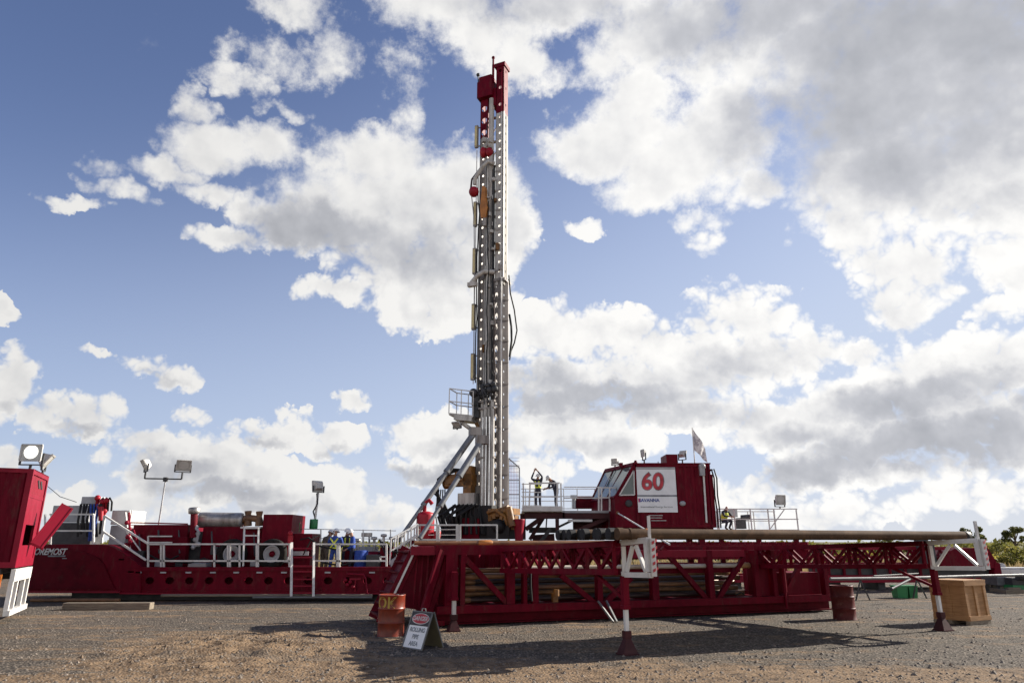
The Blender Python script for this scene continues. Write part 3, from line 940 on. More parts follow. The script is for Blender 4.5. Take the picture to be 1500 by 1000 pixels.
# support jack at the left corner
def jack(parent, p, z_top, w=.16, foot=.44, mid=.62, low=.34, name='jack_leg'):
    p = V((p.x, p.y, ground_z(p.x, p.y)))
    m = MB()
    m.fbox(p + E1 * (-w / 2) + EB * (-w / 2) + Z * mid, E1 * w, EB * w, Z * (z_top - mid - p.z))
    m.fbox(p + E1 * (-w * .62) + EB * (-w * .62) + Z * (mid - .02), E1 * w * 1.24, EB * w * 1.24, Z * .07)
    w2 = w * .62
    f = foot / 2
    a = [p + E1 * x + EB * y for x, y in ((-f, -f), (f, -f), (f, f), (-f, f))]
    b = [p + E1 * x * .34 + EB * y * .34 + Z * (low * .72) for x, y in ((-f, -f), (f, -f), (f, f), (-f, f))]
    mf = MB()
    mf.hexa([q + Z * .025 for q in a] + b)
    mf.fbox(p - E1 * f * 1.1 - EB * f * 1.1 - Z * .02, E1 * f * 2.2, EB * f * 2.2, Z * .045)
    mf.fbox(p + E1 * (-w * .55) + EB * (-w * .55) + Z * (low * .7), E1 * w * 1.1, EB * w * 1.1, Z * low * .32)
    for sx in (-1, 1):
        mf.tube(p + E1 * sx * f * .7 + EB * -f * .7, p + E1 * sx * f * .7 + EB * -f * .7 + Z * .1, .02, n=6)
    j = m.build(name, M['red'], parent)
    mf.build('jack_foot', M['dark_rust'], j if parent.parent is None else parent)
    r = MB(); r.fbox(p + E1 * (-w2 / 2) + EB * (-w2 / 2) + Z * (low - .02), E1 * w2, EB * w2, Z * (mid - low + .02))
    if ORG.get(parent) is not None and parent.parent is None: r.build('inner_leg', M['white'], j)
    else: r.build('inner_leg', M['white'], parent)
    return j


jp = ground(664, 924)
jp = V((jp.x + .02, 17.35, 0)); jp.x = (664 - 750) / 1081 * 17.35
jack(PH, jp, 1.30, .14, .27, .70, .36)
m = MB(); m.bar(V((jp.x, jp.y, 1.22)), fp(su(664), -.08, 1.22), .12, .14); m.bar(V((jp.x, jp.y, .72)), fp(su(664), -.08, .6), .1, .1); m.build('jack_bracket', M['red'], PH)

# stair at the left end
m_st = MB()
top_a, top_b = fp(su(612), .35, ZT - .02), fp(su(612), 1.75, ZT - .02)
run = V((-.80, -.06, -(ZT - .10)))
stair = None
for p in (top_a, top_b):
    m_st = MB(); m_st.bar(p, p + run, .06, .24)
    stair = m_st.build('stair_stringer', M['red'], PH)
for i in range(7):
    f = (i + .5) / 7
    m = MB(); m.fbox(top_a + run * f + V((-.13, .04, 0)), V((.24, 0, 0)), top_b - top_a + V((0, -.08, 0)), Z * .04); m.build('stair_tread', M['red_dusty'], stair)
m = MB()
for p in (top_a + V((.02, -.06, .0)), top_b + V((.02, .06, 0))):
    m.bar(p + Z * .02, p + run + Z * .02, .035, .05)
m.build('stair_edge_sunlight_strip', M['white'], stair)  # white strips standing for sunlight on the stringer edges

# two arms with white ends
def arm(root, end, white_len, jack_at, foot_p, seed):
    root, end = V(root), V(end)
    d = end - root; Ln = d.length; d /= Ln
    sd_ = V((-d.y, d.x, 0)); ztop, zbot = 2.04, 1.42
    sl_ = lambda l, z: z - .17 * max(0, 1 - l / Ln)
    a_obj = None
    L_red = Ln - white_len
    m = MB()
    for off in (-.14, .14):
        o = root + sd_ * off
        P = lambda l, z: V((o.x + d.x * l, o.y + d.y * l, sl_(l, z)))
        m.bar(P(0, ztop - .06), P(L_red, ztop - .045), .09, .11)
        m.bar(P(0, zbot + .05), P(L_red, zbot + .05), .09, .11)
        k = 5
        for i in range(k + 1):
            l = L_red * i / k + (.05 if i == 0 else -.05 if i == k else 0)
            m.bar(P(l, zbot + .1), P(l, ztop - .1), .075, .07)
            if i < k:
                l0, l1 = L_red * i / k + .05, L_red * (i + 1) / k - .05; lm = (l0 + l1) / 2
                m.bar(P(l0, ztop - .11), P(lm, zbot + .11), .055, .06)
                m.bar(P(lm, zbot + .11), P(l1, ztop - .11), .055, .06)
    for i in range(6):
        c = root + d * (L_red * i / 5 + .02); zz_ = sl_(L_red * i / 5, ztop) - .07
        m.bar(V((c.x, c.y, zz_)) - sd_ * .1, V((c.x, c.y, zz_)) + sd_ * .1, .06, .06)
    a_obj = m.build('support_arm', M['red'], PH)
    w = MB()
    for off in (0.0,):
        o = root + sd_ * off
        P = lambda l, z: V((o.x + d.x * l, o.y + d.y * l, sl_(l, z)))
        l0, l1 = L_red + .01, Ln
        w.bar(P(l0, ztop - .04), P(l1, ztop - .01), .08, .10)
        w.bar(P(l0 + .03, zbot), P(l1 + .04, zbot), .08, .09)
        w.bar(P(l0 + .06, zbot + .05), P(l0 + .06, ztop - .1), .08, .08)
        w.bar(P(l1 - .03, zbot + .055), P(l1 - .05, ztop - .07), .09, .09)
        lm = (l0 + l1) / 2
        w.bar(P(lm - .06, ztop - .1), P(l0 + .14, zbot + .06), .06, .06)
        w.bar(P(lm + .04, ztop - .1), P(l1 - .11, zbot + .06), .06, .06)
    for l in (L_red + .06, Ln - .03):
        for z in (zbot, ztop - .05):
            c = root + d * l
            w.bar(V((c.x, c.y, z)) - sd_ * .05, V((c.x, c.y, z)) + sd_ * .05, .06, .07)
    w.build('white_arm_end', M['white'], a_obj)
    # stop pins at the tip: tall white one, red-banded sleeve
    e = root + d * (Ln - .02) + sd_ * .05
    p = MB(); p.bar(V((e.x, e.y, zbot - .02)) + d * .07, V((e.x, e.y, ztop + .02)) + d * .07, .11, .09)
    p.bar(V((e.x, e.y, ztop - .02)), V((e.x, e.y, ztop + .42)), .06, .05)
    p.build('stop_pin', M['white'], a_obj)
    p = MB()
    for i in range(5):
        z = zbot + .05 + i * .12
        q = V((e.x, e.y, z)) + d * .128 - sd_ * .058
        p.prism([q, q + sd_ * .116 + Z * .05, q + sd_ * .116 + Z * .10, q + Z * .05], d * .004)
    p.build('red_stripe', M['sticker_red'], a_obj)
    j = root + d * (L_red + .06)
    jack(a_obj, V((j.x, j.y, 0)), zbot - .05, .12, .29, .80, .40)
    b = MB(); b.bar(V((j.x, j.y, .95)), V((j.x - d.x * 1.1, j.y - d.y * 1.1, zbot)), .06, .06); b.build('jack_brace', M['red'], a_obj)
    return a_obj


AL0, AL1 = V((-.15, 18.25, 0)), V((2.50, 13.05, 0))
AR0, AR1 = V((7.35, 21.3, 0)), V((10.72, 16.35, 0))
arm(AL0, AL1, .85, 0, None, 1)
arm(AR0, AR1, 1.15, 0, None, 2)

# ---------------------------------------------------------------- casing pipes lying across the arms
PD = (V((10.55, 16.75, 0)) - V((2.62, 13.25, 0))).normalized()
AD = (AL0 - AL1).normalized()
protoC = None
R_ = .096
for i in range(14):
    st = V((2.58, 13.28, 0)) + AD * (.13 + i * .196)
    p0 = st - PD * (.62 - .015 * i + .10 * math.sin(i * 2.3)); L_ = 9.9 + .2 * math.sin(i * 1.7)
    z = 2.045 + R_
    lab = 'casing pipe in the layer lying across the white-ended arms'
    if i == 0: lab = 'foremost brown casing pipe on the white-ended arms, orange tape round its left end'
    t = thing('casing_pipe', V((p0.x, p0.y, z)), lab, 'pipe', 'casing pipes laid on the arms')
    b0 = V((p0.x, p0.y, z)); b1 = b0 + PD * L_
    m = MB(); m.path([b0 + PD * .10, b0 + PD * 3.2, b0 + PD * 6.4, b1], R_, 20, True); m.build('tube', M['pipe'], t)
    m = MB(); m.tube(b0 - PD * .012, b0 + PD * .11, R_ + .014, n=20); m.tube(b0 + PD * .24, b0 + PD * .30, R_ + .010, n=20)
    m.tube(b0 - PD * .016, b0 - PD * .0125, R_ - .02, n=20); m.build('coupling', M['black'] if i else M['pipe'], t)
    m = MB(); m.lathe(b1, [(R_ * 1.01, -.16), (R_ + .01, -.14), (R_ + .01, .01), (R_ * .8, .012), (0, .012)], 20, PD); m.build('end_protector', M['black'], t)
    if i == 0:
        m = MB(); m.lathe(b0 + PD * .62, [(R_ + .003, 0), (R_ + .004, .005), (R_ + .004, .045), (R_ + .003, .05)], 20, PD); m.build('orange_tape', M['reflector'], t)
# thin prop wire from the platform to the front pipe
# ---------------------------------------------------------------- pipes stacked inside the frame
ri = random.Random(4)
n_in = 0
for row, zz in enumerate((.57, .71, .85, .99, 1.13, 1.27)):
    for col in range(4 if row < 5 else 2):
        tt = .34 + col * .34 + (.17 if row % 2 else 0)
        s0 = su(676) + ri.uniform(0, .25); s1 = su(1102) - ri.uniform(0.05, .8)
        r = .058
        rusty = (row == 5) or (col == 0 and row in (1, 2, 4))
        lab = 'dark brown pipe stacked inside the red frame'
        if row == 5 and col == 0: lab = 'topmost rusty tan pipe at the front of the stack inside the red frame'
        elif row == 5: lab = 'topmost rusty tan pipe at the back of the stack inside the red frame'
        elif rusty: lab = 'rusty tan pipe in the front of the stack inside the red frame, below the topmost'
        b0 = fp(s0, tt, zz); b1 = fp(s1, tt, zz)
        t = thing('drill_pipe', b0, lab, 'pipe', 'pipes stacked inside the red frame')
        m = MB(); m.path([b0, b0.lerp(b1, .33), b0.lerp(b1, .66), b1], r, 14); m.build('tube', M['rust_pipe'] if rusty else M['dark_pipe'], t)
        m = MB(); m.lathe(b0, [(r, -.05), (r + .014, -.04), (r + .014, .22), (r, .28)], 14, E1)
        m.build('tool_joint', M['rust_pipe'], t)
        m = MB(); m.lathe(b1, [(r, -.28), (r + .014, -.22), (r + .014, .04), (r * .6, .05), (0, .05)], 14, E1); m.build('pin_end', M['rust_pipe'], t)
# one thick pipe on the mid chord, coloured pale for its sunlit top
b0, b1 = fp(su(772), .06, ZM + .12), fp(su(1101), .06, ZM + .12)
t = thing('tan_pipe', b0, 'thick worn pipe, paled as if sunlit, lying along the middle rail of the red frame', 'pipe')
m = MB(); m.path([b0, b0.lerp(b1, .5), b1], .06, 14); m.build('tube', M['pale_pipe'], t)
m = MB(); m.lathe(b1, [(.06, -.3), (.08, -.26), (.08, 0), (0, .005)], 14, E1); m.build('tool_joint', M['wood'], t)
# the pipe lying in the trough on top of the frame
b0, b1 = fp(su(611), .55, ZT + .085), fp(su(930), .55, ZT + .085)
t = thing('drill_pipe', b0, 'single tan drill pipe lying along the top of the red frame', 'pipe')
jm = b0.lerp(b1, .30)
m = MB(); m.path([b0, jm], .052, 12); m.path([jm, b1], .06, 12); m.build('tube', M['rust_pipe'], t)
m = MB(); m.lathe(jm, [(.052, -.10), (.078, -.06), (.078, .25), (.06, .30)], 14, E1); m.build('tool_joint', M['orange'], t)
m = MB(); m.fbox(fp(su(613), .3, ZT - .03), E1 * (su(925) - su(613)), EB * .6, Z * .035); m.build('pipe_trough', M['pink_red'], PH)

# ---------------------------------------------------------------- drums
def drum(p, mt, label, ok=False):
    t = thing('oil_drum', p, label, 'drum')
    H, R = .88, .29
    prof = [(0, .02), (R - .02, .02), (R - .015, 0), (R + .008, .004), (R + .01, .02), (R, .035)]
    for zr in (H * .333, H * .667):
        prof += [(R, zr - .03), (R + .004, zr - .02), (R + .014, zr - .006), (R + .014, zr + .006), (R + .004, zr + .02), (R, zr + .03)]
    prof += [(R, H - .035), (R + .01, H - .02), (R + .008, H - .002), (R - .012, H), (R - .02, H - .02), (0, H - .02)]
    m = MB(); m.lathe(p, prof, 40); m.build('shell', mt, t)
    m = MB(); m.lathe(p + V((.12, -.1, H - .02)), [(.045, 0), (.045, .02), (.03, .028), (0, .028)], 12); m.build('bung', M['dark_grey'], t)
    if ok:
        fr = frame((0, 0, 0), (1, 0, 0), (0, 0, 1))
        vs, fs = text_mesh('OK', .34, .0, Matrix.Identity(4), bold=.006)
        out = []
        for v in vs:
            a = -math.pi / 2 + (v.x - .09) / (R + .004) * 1.0
            out.append(p + V(((R + .006) * math.cos(a), (R + .006) * math.sin(a), H * .80 + v.y * 1.0)))
        m = MB(); m.add(out, fs); m.build('lettering', M['ylw_mark'], t)
    return t


p = ground(572, 931); p.z = ground_z(p.x, p.y) - .01
drum(p, M['drum'], 'red rusty oil drum with yellow OK sprayed on it, behind the danger sign', True)
p = V((8.95, 19.7, 0)); p.z = ground_z(p.x, p.y) - .01
drum(p, M['drum_dark'], 'dull maroon oil drum standing at the right end of the pipe frame')

# ---------------------------------------------------------------- danger sign
SG = ground(614, 953)
X_ = V((.93, -.37, 0)); N_ = V((-.37, -.93, 0))       # board width direction, facing direction
W_, H_, SPR = .58, .66, .28
SG = SG + V((.02, .36, 0)); SG.z = ground_z(SG.x, SG.y) - .005
t = thing('danger_sign', SG, 'white folding A-board warning sign reading DANGER ROLLING PIPE AREA on the gravel', 'sign')


def board(sgn):
    top = SG + Z * H_ + N_ * (.015 * sgn); bot = SG + N_ * (SPR * sgn)
    up = (top - bot).normalized(); nn = X_.cross(up) * (1 if sgn > 0 else -1)
    if nn.dot(N_ * sgn) < 0: nn = -nn
    return bot, up, nn, (top - bot).length


X_ = V((.74, -.67, 0)).normalized(); N_ = V((-.67, -.74, 0)).normalized()
b_, up, nn, LN = board(1)
m = MB(); m.fbox(b_ - X_ * W_ / 2 - nn * .018, X_ * W_, up * LN, nn * .016); m.build('front_board', M['white_clean'], t)
fm = MB()
for q0, q1 in ((b_ - X_ * W_ / 2, b_ - X_ * W_ / 2 + up * LN), (b_ + X_ * W_ / 2, b_ + X_ * W_ / 2 + up * LN), (b_ + up * (LN - .01) - X_ * W_ / 2, b_ + up * (LN - .01) + X_ * W_ / 2), (b_ + up * .01 - X_ * W_ / 2, b_ + up * .01 + X_ * W_ / 2)):
    fm.bar(q0, q1, .022, .026, up=nn)
fm.build('board_rim', M['grey_pipe'], t)
m = MB(); m.fbox(b_ - X_ * (W_ / 2 - .016) + up * LN * .615 - nn * .001, X_ * (W_ - .032), up * LN * .36, nn * .004); m.build('black_field', M['sticker_black'], t)
oc = b_ + up * LN * .80
m = MB(); n_ = 36
m.prism([oc + X_ * .205 * math.cos(i * math.tau / n_) * 1.24 + up * .105 * math.sin(i * math.tau / n_) + nn * .0035 for i in range(n_)], nn * .003); m.build('white_oval', M['sticker_white'], t)
m = MB(); m.prism([oc + X_ * .237 * math.cos(i * math.tau / n_) + up * .092 * math.sin(i * math.tau / n_) + nn * .007 for i in range(n_)], nn * .003); m.build('red_oval', M['sticker_red'], t)
xdir = X_ if X_.cross(up).dot(nn) > 0 else -X_
for body, f, sz, mt, dz in (('DANGER', .80, .115, 'sticker_white', .011), ('ROLLING', .50, .115, 'sticker_grey', .003), ('PIPE', .32, .115, 'sticker_grey', .003), ('AREA', .14, .115, 'sticker_grey', .003)):
    c = b_ + up * LN * f + nn * dz
    vs, fs = text_mesh(body, sz, .001, frame(c, xdir, up), bold=.003, sx=.92)
    m = MB(); m.add(vs, fs); m.build('lettering', M[mt], t)
b2, up2, nn2, L2 = board(-1)
m = MB(); m.fbox(b2 - X_ * W_ / 2 - nn2 * .018, X_ * W_, up2 * L2, nn2 * .016); m.build('back_board', M['ply_dark'], t)
m = MB()
for q0, q1 in ((b2 - X_ * W_ / 2, b2 - X_ * W_ / 2 + up2 * L2), (b2 + X_ * W_ / 2, b2 + X_ * W_ / 2 + up2 * L2), (b2 + up2 * .01 - X_ * W_ / 2, b2 + up2 * .01 + X_ * W_ / 2)):
    m.bar(q0, q1, .022, .026, up=nn2)
m.build('board_rim', M['grey_pipe'], t)
m = MB(); m.path([SG + Z * (H_ + .0) - X_ * .06, SG + Z * (H_ + .05) - X_ * .05, SG + Z * (H_ + .05) + X_ * .05, SG + Z * (H_ + .0) + X_ * .06], .012, 6); m.build('handle', M['grey_pipe'], t)

# ---------------------------------------------------------------- wooden crate
cr_a = math.radians(27)
c0 = V((11.45, 18.35, 0)); dx = V((math.cos(cr_a), math.sin(cr_a), 0)); dl = V((-math.sin(cr_a), math.cos(cr_a), 0))
dl = V((-.62, .78, 0)); dx = V((.90, .44, 0)).normalized()
t = thing('wooden_crate', c0, 'large plywood crate with timber battens standing on the gravel behind the right jack', 'crate')
LA, LB, HC = .82, .88, 1.06
m = MB(); m.fbox(c0 + Z * .10 + (dl + dx) * .03, dl * (LA - .06), dx * (LB - .06), Z * (HC - .14)); m.build('panel', M['wood'], t)
m = MB()
for a, bdir, Lg in ((c0, dx, LB), (c0, dl, LA)):
    o = -dl if bdir is dx else -dx
    o = o * 0.002
    n = 3 if bdir is dx else 3
    for i in range(n):
        q = a + bdir * (i * (Lg - .10) / (n - 1)) + o
        m.fbox(q + Z * .09, bdir * .10, (dl if bdir is dx else dx) * .03, Z * (HC - .12))
m.build('batten', M['wood'], t)
for zz in (.095, HC - .135):
    m = MB(); m.fbox(c0 - dl * .022 + Z * zz, dx * LB, dl * .02, Z * .105); m.build('rail', M['wood'], t)
    m = MB(); m.fbox(c0 - dx * .022 + Z * zz, dl * LA, dx * .02, Z * .105); m.build('rail', M['wood'], t)
m = MB(); m.fbox(c0 - (dl + dx) * .02 + Z * (HC - .03), dl * (LA + .04), dx * (LB + .04), Z * .03); m.build('lid', M['wood'], t)
for f in (0.0, .5, .92):
    m = MB(); m.fbox(c0 + dl * LA * f, dl * .09, dx * LB, Z * .092); m.build('runner', M['wood_old'], t)

# ---------------------------------------------------------------- timber beam lying at the left
p0, p1 = ground(90, 893), ground(216, 893)
m = MB(); q = p0 + Z * .0
m.fbox(V((p0.x, p0.y, 0)), V((p1.x - p0.x, .1, 0)), V((0, .28, 0)), Z * .20)
tag(m.build('timber_beam', M['wood_old'], loc=p0, bevel=.012), 'long grey timber beam lying on the gravel in front of the left trailer', 'timber')
# ---------------------------------------------------------------- rig trailer (left)
YF = 25.5
FY = V((0, 1, 0)); FX = V((1, 0, 0))
RT = thing('rig_trailer', V((at(380, 850, YF).x, YF, 0)), 'long dark red rig trailer with round holes along its beam and white railings', 'trailer')


def wp(u, v, Y=YF):
    return at(u, v, Y)


def front_box(name, u0, u1, v0, v1, Y, depth, mt, parent, bevel=.02, ztop=None, zbot=None):
    """box whose camera-side face spans the photo rectangle at distance Y"""
    a = at(u0, (v0 + v1) / 2, Y); b = at(u1, (v0 + v1) / 2, Y)
    z1 = at(u0, v0, Y).z if ztop is None else ztop; z0 = at(u0, v1, Y).z if zbot is None else zbot
    m = MB(); m.fbox(V((a.x, Y, z0)), V((b.x - a.x, 0, 0)), V((0, depth, 0)), V((0, 0, z1 - z0)))
    return m.build(name, mt, parent, bevel=bevel)


zd = wp(400, 830).z         # deck height
zb = wp(400, 868).z
xl, xr = wp(205, 848).x, wp(640, 848).x
# holed side beam
m = MB()
z0h, z1h = wp(400, 864).z, wp(400, 836).z
m.strip(V((xl, YF, z0h)), FX, Z, xr - xl, z1h - z0h, 15, .155, .125, V((0, .06, 0)))
m.fbox(V((xl, YF - .05, z1h)), FX * (xr - xl), FY * .3, Z * (zd - z1h))
m.fbox(V((xl, YF - .05, zb - .02)), FX * (xr - xl), FY * .3, Z * (z0h - zb + .02))
m.build('side_beam', M['red'], RT)
m = MB(); m.fbox(V((xl, YF + .45, zb)), FX * (xr - xl), FY * .1, Z * (zd - zb - .01)); m.build('inner_web', M['red_dusty'], RT)
m = MB(); m.fbox(V((xl, YF + .3, zd - .42)), FX * (xr - xl), FY * 2.6, Z * .055); m.build('deck', M['red_dusty'], RT)
# gooseneck
prof = [(22, 797), (150, 797), (158, 798), (170, 803), (185, 813), (197, 822), (206, 830), (206, 868), (176, 868), (168, 866), (22, 866)]
m = MB(); m.prism([wp(u, v, YF - .08) for u, v in prof], FY * 2.9); m.build('gooseneck', M['red'], RT)
pr2 = [(22, 803), (60, 803), (100, 805), (122, 808), (143, 816), (152, 826), (160, 845), (168, 862), (22, 862)]
m = MB(); m.prism([wp(u, v, YF - .13) for u, v in pr2], FY * .04); m.build('gooseneck_plate', M['red_dusty'], RT)
m = MB(); m.bar(wp(20, 866.5, YF - .14), wp(176, 866.5, YF - .14), .06, .06); m.bar(wp(176, 868.5, YF - .09), wp(205, 868.5, YF - .09), .05, .05)
m.bar(wp(205, 869, YF - .08), wp(610, 869, YF - .08), .05, .04); m.build('lower_flange', M['pink_red'], RT)
# row of pale clearance plates under the deck
m = MB()
for u in (178, 192, 203, 239, 276, 312, 346, 380, 416, 480, 545):
    p = wp(u, 838 if u > 200 else (819 if u < 180 else 837), YF - .07)
    m.box(p, (.2, .02, .05))
m.build('marker_plate', M['grey'], RT)
# lettering
p = wp(70.5, 808, YF - .136)
vs, fs = text_mesh('FOREMOST', .30, .006, frame(p, FX, Z), shear=.32, bold=.006, sx=.82)
m = MB(); m.add(vs, fs); m.build('lettering', M['sticker_white'], RT)
m = MB(); q = wp(70, 815, YF - .136); m.fbox(q, FX * .62, -FY * .005, Z * .05); q = wp(91, 818, YF - .136); m.fbox(q, FX * .16, -FY * .005, Z * .03); m.build('small_stripe', M['sticker_grey'], RT)
# skids and wheels in the dark under the trailer
m = MB()
for y in (YF + .3, YF + 2.2): m.fbox(V((xl - 2.5, y, .02)), FX * (xr - xl + 2), FY * .35, Z * .24)
m.build('ground_skid', M['dark_grey'], RT)
for u in (300, 316, 560):
    c = wp(u, 868, YF + 1.0); m = MB(); m.lathe(V((c.x, YF + .7, .42)), [(.0, 0), (.2, 0), (.4, .02), (.42, .1), (.42, .3), (.4, .36), (0, .36)], 20, FY)
    m.build('wheel', M['tyre'], RT)
m = MB()
for i, (u0, u1, v, r) in enumerate(((205, 300, 868, .03), (240, 340, 871, .025))):
    m.path([wp(u0, v, YF + .2), wp((u0 + u1) / 2, v + .8, YF + .15), wp(u1, v - .5, YF + .2)], r, 6)
m.build('axle_pipe', M['rust_pipe'], RT)

# deck equipment
c_ = front_box('grey_cabinet', 163, 189, 747, 768, YF + 1.0, 1.2, M['white'], RT)
front_box('cabinet_base', 160, 184, 769, 799, YF + 1.05, 1.1, M['grey'], RT)
front_box('rear_cabinet', 76, 131, 740, 764, YF + 2.1, .6, M['grey'], RT)
front_box('dark_cabinet', 74, 134, 765, 798, YF + 1.9, .7, M['dark_grey'], RT)
# valve stack with hanging hoses
front_box('valve_block', 119, 146, 727, 738, YF + .9, .7, M['grey'], RT)
m = MB()
for i in range(9):
    a = wp(119 + i * 4.4, 738, YF + .85); b = wp(114 + i * 4.6, 786 - (i % 3) * 4, YF + .75)
    m.path([a, a.lerp(b, .5) + V((.06 * math.sin(i * 2), -.08, 0)), b], .045, 6)
m.build('hose', M['black'], RT)
m = MB()
for i in range(3):
    a = wp(133 + i * 5, 738, YF + .7); b = wp(130 + i * 3, 792, YF + .62)
    m.path([a, a.lerp(b, .5) + V((.05, -.03, 0)), b], .035, 6)
m.build('blue_hose', M['blue_cloth'], RT)
m = MB()
for (u, v) in ((143, 729), (150, 735), (156, 733), (147, 742), (153, 748)):
    m.ball(wp(u, v, YF + .7), .11, 8, 6); m.tube(wp(u, v, YF + .7), wp(u - 1, v + 12, YF + .8), .06, n=8)
m.build('red_valve', M['bright_red'], RT)
m = MB()
for u, r in ((153, .06), (158, .05), (163, .045)):
    m.path([wp(u - 8, 735, YF + .8), wp(u - 2, 729, YF + .7), wp(u + 1, 735, YF + .7), wp(u, 748, YF + .8)], .035, 6)
m.path([wp(147, 738, YF + .6), wp(150, 760, YF + .6)], .07, 8)
m.build('hose', M['black'], RT)
m = MB(); m.tube(wp(148, 742, YF + .55), wp(148, 762, YF + .55), .09, n=10); m.build('red_cylinder', M['bright_red'], RT)
m = MB(); m.path([wp(70, 712, YF + 1.6), wp(88, 727, YF + 1.5), wp(112, 735, YF + 1.2)], .012, 5); m.build('cable', M['black'], RT)
# brown valves and gauges in front of the cabinet
m = MB()
for i, (u, v) in enumerate(((186, 765), (190, 775), (187, 786), (192, 794), (184, 798), (190, 806), (186, 815), (193, 818))):
    m.ball(wp(u, v, YF + .55), .085, 8, 6)
m.path([wp(189, 750, YF + .6), wp(190, 780, YF + .6), wp(188, 822, YF + .6)], .04, 6)
m.path([wp(183, 772, YF + .55), wp(196, 776, YF + .55), wp(200, 790, YF + .6), wp(192, 800, YF + .6)], .025, 6)
m.build('pipework', M['pink_red'], RT)

front_box('engine_housing', 191, 272, 768, 832, YF + 1.1, 1.6, M['red'], RT)
front_box('engine_panel', 219, 272, 786, 829, YF + .8, .3, M['red_dusty'], RT)
m = MB(); m.bar(wp(190, 765, YF + 1.2), wp(275, 767, YF + 1.2), .05); m.build('top_rail', M['pink_red'], RT)
e_ = front_box('pump_housing', 294, 381, 771, 834, YF + 1.3, 1.5, M['red'], RT)
front_box('engine_block', 274, 294, 778, 832, YF + 1.4, 1.2, M['dark_grey'], RT)
front_box('step_box', 275, 302, 824, 831, YF + .3, .5, M['grey'], RT)
m = MB()
for (u, v) in ((288, 772), (290, 781), (286, 790), (291, 797), (283, 801)):
    m.ball(wp(u, v, YF + 1.0), .09, 8, 6)
m.path([wp(284, 770, YF + 1), wp(291, 778, YF + .9), wp(287, 800, YF + 1)], .05, 6)
m.build('engine_fitting', M['grey'], RT)
m = MB(); a = wp(283, 787, YF + 1.0); b = wp(284.5, 752, YF + 1.0)
m.lathe(a, [(.125, 0), (.125, (b - a).length)], 16, b - a)
m.build('intake_pipe', M['red'], RT)
m = MB(); m.lathe(b - (b - a).normalized() * .02, [(.1, 0), (.2, .03), (.21, .1), (.21, .22), (.17, .25), (0, .26)], 20, b - a); m.build('intake_cap', M['steel'], RT)
m = MB(); a = wp(291, 761, YF + 1.5); b = wp(357, 762, YF + 1.5)
m.lathe(a, [(0, 0), (.20, .01), (.28, .05), (.29, .12), (.29, (b - a).length - .12), (.27, (b - a).length - .04), (.15, (b - a).length)], 22, b - a); m.build('muffler', M['steel'], RT)
for u0, v0, v1 in ((363, 748, 770), (379.5, 748.5, 770)):
    m = MB(); a = wp(u0, v1, YF + 1.5); b = wp(u0 + .6, v0, YF + 1.5)
    m.lathe(a, [(.15, 0), (.14, .2), (.10, .35), (.115, (b - a).length - .1), (.13, (b - a).length - .06), (.13, (b - a).length), (.08, (b - a).length)], 14, b - a); m.build('exhaust_stack', M['rust_pipe'], RT)
m = MB(); m.path([wp(354, 761, YF + 1.5), wp(364, 758, YF + 1.45), wp(380, 760, YF + 1.5)], .13, 10); m.build('exhaust_elbow', M['rust_pipe'], RT)
m = MB(); m.fbox(wp(352, 773.5, YF + 1.0), FX * .75, FY * .5, Z * .06); m.build('step_plate', M['white'], RT)
front_box('radiator_box', 382, 425, 753, 836, YF + 1.0, 1.7, M['red'], RT)
front_box('control_box', 428, 455, 781, 834, YF + 1.3, 1.2, M['red'], RT)
front_box('white_panel', 429, 452, 807, 813, YF + 1.24, .05, M['white'], RT, bevel=0)
m = MB(); m.tube(wp(425, 815, YF + .5), wp(425.5, 784, YF + .5), .10, n=12); m.ball(wp(425.5, 781, YF + .5), .1, 10, 6); m.build('fire_bottle', M['bright_red'], RT)

for u in (338, 397):
    c = wp(u, 811, YF + .55); r = .535
    m = MB(); m.lathe(c, [(r * .56, .24), (r * .60, .02), (r * .72, -.01), (r * .9, 0), (r * .985, .05), (r, .1), (r, .2), (r * .97, .26), (r * .56, .26)], 36, FY)
    ty = m.build('tyre', M['tyre'], RT)
    m = MB(); m.lathe(c, [(0, .15), (r * .22, .15), (r * .25, .10), (r * .40, .12), (r * .48, .06), (r * .54, .03), (r * .575, .04), (r * .575, .2)], 30, FY); m.build('rim', M['grey'], ty)
    m = MB(); m.lathe(c, [(0, .045), (r * .17, .05), (r * .2, .12)], 16, FY); m.build('hub', M['red'], ty)

# railings on the deck edge
YR = YF + .08
zr1, zr2 = wp(400, 797, YR).z, wp(400, 821, YR).z


def rail(us, u0, u1, name='railing', v1=796.5, v2=821, vb=830, r=.028):
    m = MB()
    for v in (v1, v2): m.bar(wp(u0, v, YR), wp(u1, v, YR), r * 2)
    for u in us: m.bar(wp(u, vb, YR), wp(u, v1, YR), r * 2)
    return m.build(name, M['white'], RT)


